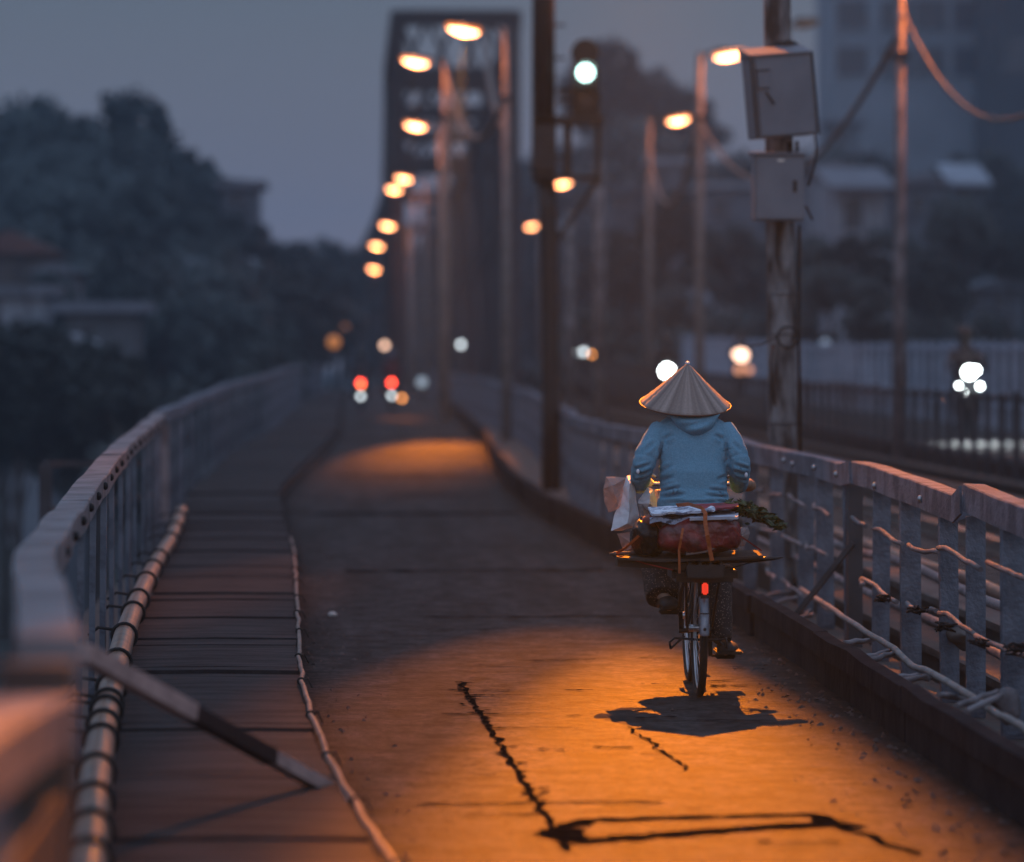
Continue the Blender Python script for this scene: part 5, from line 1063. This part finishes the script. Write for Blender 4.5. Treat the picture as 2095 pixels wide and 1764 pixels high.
# sleeve tab glints
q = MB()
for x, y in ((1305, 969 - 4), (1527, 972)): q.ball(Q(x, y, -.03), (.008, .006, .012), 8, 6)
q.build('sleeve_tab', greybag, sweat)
# hat
strawm = bpy.data.materials.new('straw'); strawm.use_nodes = True; t_ = strawm.node_tree; b_ = t_.nodes['Principled BSDF']; b_.inputs['Roughness'].default_value = .55; b_.inputs['Specular IOR Level'].default_value = .35
at = t_.nodes.new('ShaderNodeAttribute'); at.attribute_name = 'rib'; cr = t_.nodes.new('ShaderNodeValToRGB'); cr.color_ramp.elements[0].color = (.13, .105, .095, 1); cr.color_ramp.elements[1].color = (.52, .43, .39, 1)
nz = t_.nodes.new('ShaderNodeTexNoise'); nz.inputs['Scale'].default_value = 60; mx = t_.nodes.new('ShaderNodeMixRGB'); mx.blend_type = 'MULTIPLY'; mx.inputs[0].default_value = .5
t_.links.new(at.outputs['Fac'], cr.inputs[0]); t_.links.new(cr.outputs[0], mx.inputs[1]); t_.links.new(nz.outputs['Fac'], mx.inputs[2]); t_.links.new(mx.outputs[0], b_.inputs['Base Color'])
hx = Q(1409, 828, .20); hr = .222; hh = .207
Mh = Matrix.Translation(hx) @ Matrix.Rotation(R(2), 4, 'Y') @ Matrix.Rotation(R(14), 4, 'X')
q = MB(); rows = []; ribs = []; NS = 96; NK = 18; rnd = random.Random(3); rv = [rnd.random() for _ in range(NS)]; ro = [0] * NS
for j in range(NS): ro[j] = .55 * math.sin(j * 2 * math.pi / 6.0 + 1.3 * math.sin(j * .37)) + .6 * (rnd.random() - .5)
for k in range(NK + 1):
    t = .02 + .98 * k / NK; row = []
    for j in range(NS):
        a = 2 * math.pi * j / NS; rad = hr * t * (1 - .03 * math.sin(math.pi * t)) + .0035 * ro[j] * t; z = hh * (1 - t) + .0012 * math.sin(t * 50)
        row.append(Mh @ Vector((rad * math.cos(a), rad * math.sin(a), z))); ribs.append(min(1, max(0, .5 + .35 * ro[j] + .35 * (rv[(j * 7) % NS] - .5))))
    rows.append(row)
for k in range(NK, -1, -1):
    t = .02 + .98 * k / NK; rows.append([Mh @ Vector((hr * .985 * t * math.cos(2 * math.pi * j / NS), hr * .985 * t * math.sin(2 * math.pi * j / NS), hh * (1 - t) - .006)) for j in range(NS)]); ribs += [.3] * NS
q.rings(rows); hat = q.build('conical_hat', strawm)
ca = hat.data.attributes.new('rib', 'FLOAT', 'POINT')
for i, v in enumerate(ribs): ca.data[i].value = v
tag(hat, 'conical straw hat with radial pleats worn by the cyclist', 'hat')
q = MB(); 
q.torus(Mh @ Vector((0, 0, 0)), Mh.to_3x3() @ Vector((0, 0, 1)), hr, .0035, 72, 6); q.build('brim_cord', mat('brim_cane', (.12, .06, .045), .6), hat)
q = MB(); q.ball(Mh @ Vector((0, 0, hh - .002)), (.012, .012, .009), 12, 8); q.build('tip', greybag, hat)
# trousers: dark with small pale specks
tm = bpy.data.materials.new('speckled_cloth'); tm.use_nodes = True; t_ = tm.node_tree; b_ = t_.nodes['Principled BSDF']; b_.inputs['Roughness'].default_value = .9
vo = t_.nodes.new('ShaderNodeTexVoronoi'); vo.inputs['Scale'].default_value = 95; tcn = t_.nodes.new('ShaderNodeTexCoord'); t_.links.new(tcn.outputs['Object'], vo.inputs[0])
cr = t_.nodes.new('ShaderNodeValToRGB'); cr.color_ramp.elements[0].position = .16; cr.color_ramp.elements[0].color = (.20, .18, .17, 1); cr.color_ramp.elements[1].position = .3; cr.color_ramp.elements[1].color = (.018, .016, .018, 1)
t_.links.new(vo.outputs['Distance'], cr.inputs[0]); t_.links.new(cr.outputs[0], b_.inputs['Base Color'])
q = MB()
q.tube([Q(1421, 1048, .03), Q(1421, 1020, .03)], [.13, .12], 16)
q.tube([Q(1400, 1050, .0), lk + Vector((.0, -.03, .01)), lk + Vector((0, .02, 0))], [.105, .10, .078], 16); q.tube([lk + Vector((0, 0, .03)), lk.lerp(la, .5), la + Vector((0, 0, -.01))], [.088, .09, .082], 16)
q.tube([Q(1446, 1050, .0), rk + Vector((0, -.03, .01)), rk + Vector((0, .02, 0))], [.105, .08, .068], 16); q.tube([rk, rk.lerp(ra, .35), rk.lerp(ra, .75), ra + Vector((0, 0, -.03))], [.084, .078, .062, .046], 16)
tro = q.build('trousers', tm, person); remesh(tro, .008, 3, (.06, .014))
shoem = mat('black_shoe', (.012, .011, .011), .6, .2, 10, .1); solem = mat('shoe_sole', (.05, .045, .042), .8)
for ft, out_ in ((pL, -.03), (pR, .035)):
    q = MB(); rows = []
    for yy, hw, zz, hh_, xo in ((-.14, .030, .03, .018, 0), (-.125, .045, .036, .028, 0), (-.05, .048, .045, .034, .1), (.03, .048, .04, .034, .5), (.11, .044, .035, .03, .9), (.15, .022, .028, .018, 1.1)):
        rows.append([ft + Vector((xo * out_ + hw * math.cos(a), yy, zz + hh_ * max(-.8, math.sin(a)))) for a in [k * math.pi / 8 for k in range(16)]])
    q.rings(rows); sh = q.build('shoe', shoem, person)
    q = MB(); q.box((ft.x - .046, ft.y - .142, ft.z + .014), (ft.x + .046 + out_, ft.y + .15, ft.z + .03), bevel=.006); q.build('sole', solem, sh)

# ------------------------------------------------------------------ haze
hz = MB(); hz.box((-1000, -80, -12), (1000, 1700, 60)); ho_ = hz.build('haze', None)
hm = bpy.data.materials.new('haze'); hm.use_nodes = True; t_ = hm.node_tree; t_.nodes.clear()
o_ = t_.nodes.new('ShaderNodeOutputMaterial'); pv = t_.nodes.new('ShaderNodeVolumePrincipled'); pv.inputs['Color'].default_value = (.48, .74, 1, 1); pv.inputs['Density'].default_value = .0007; pv.inputs['Anisotropy'].default_value = .3
t_.links.new(pv.outputs[0], o_.inputs['Volume']); ho_.data.materials.clear(); ho_.data.materials.append(hm); tag(ho_, kind='stuff')
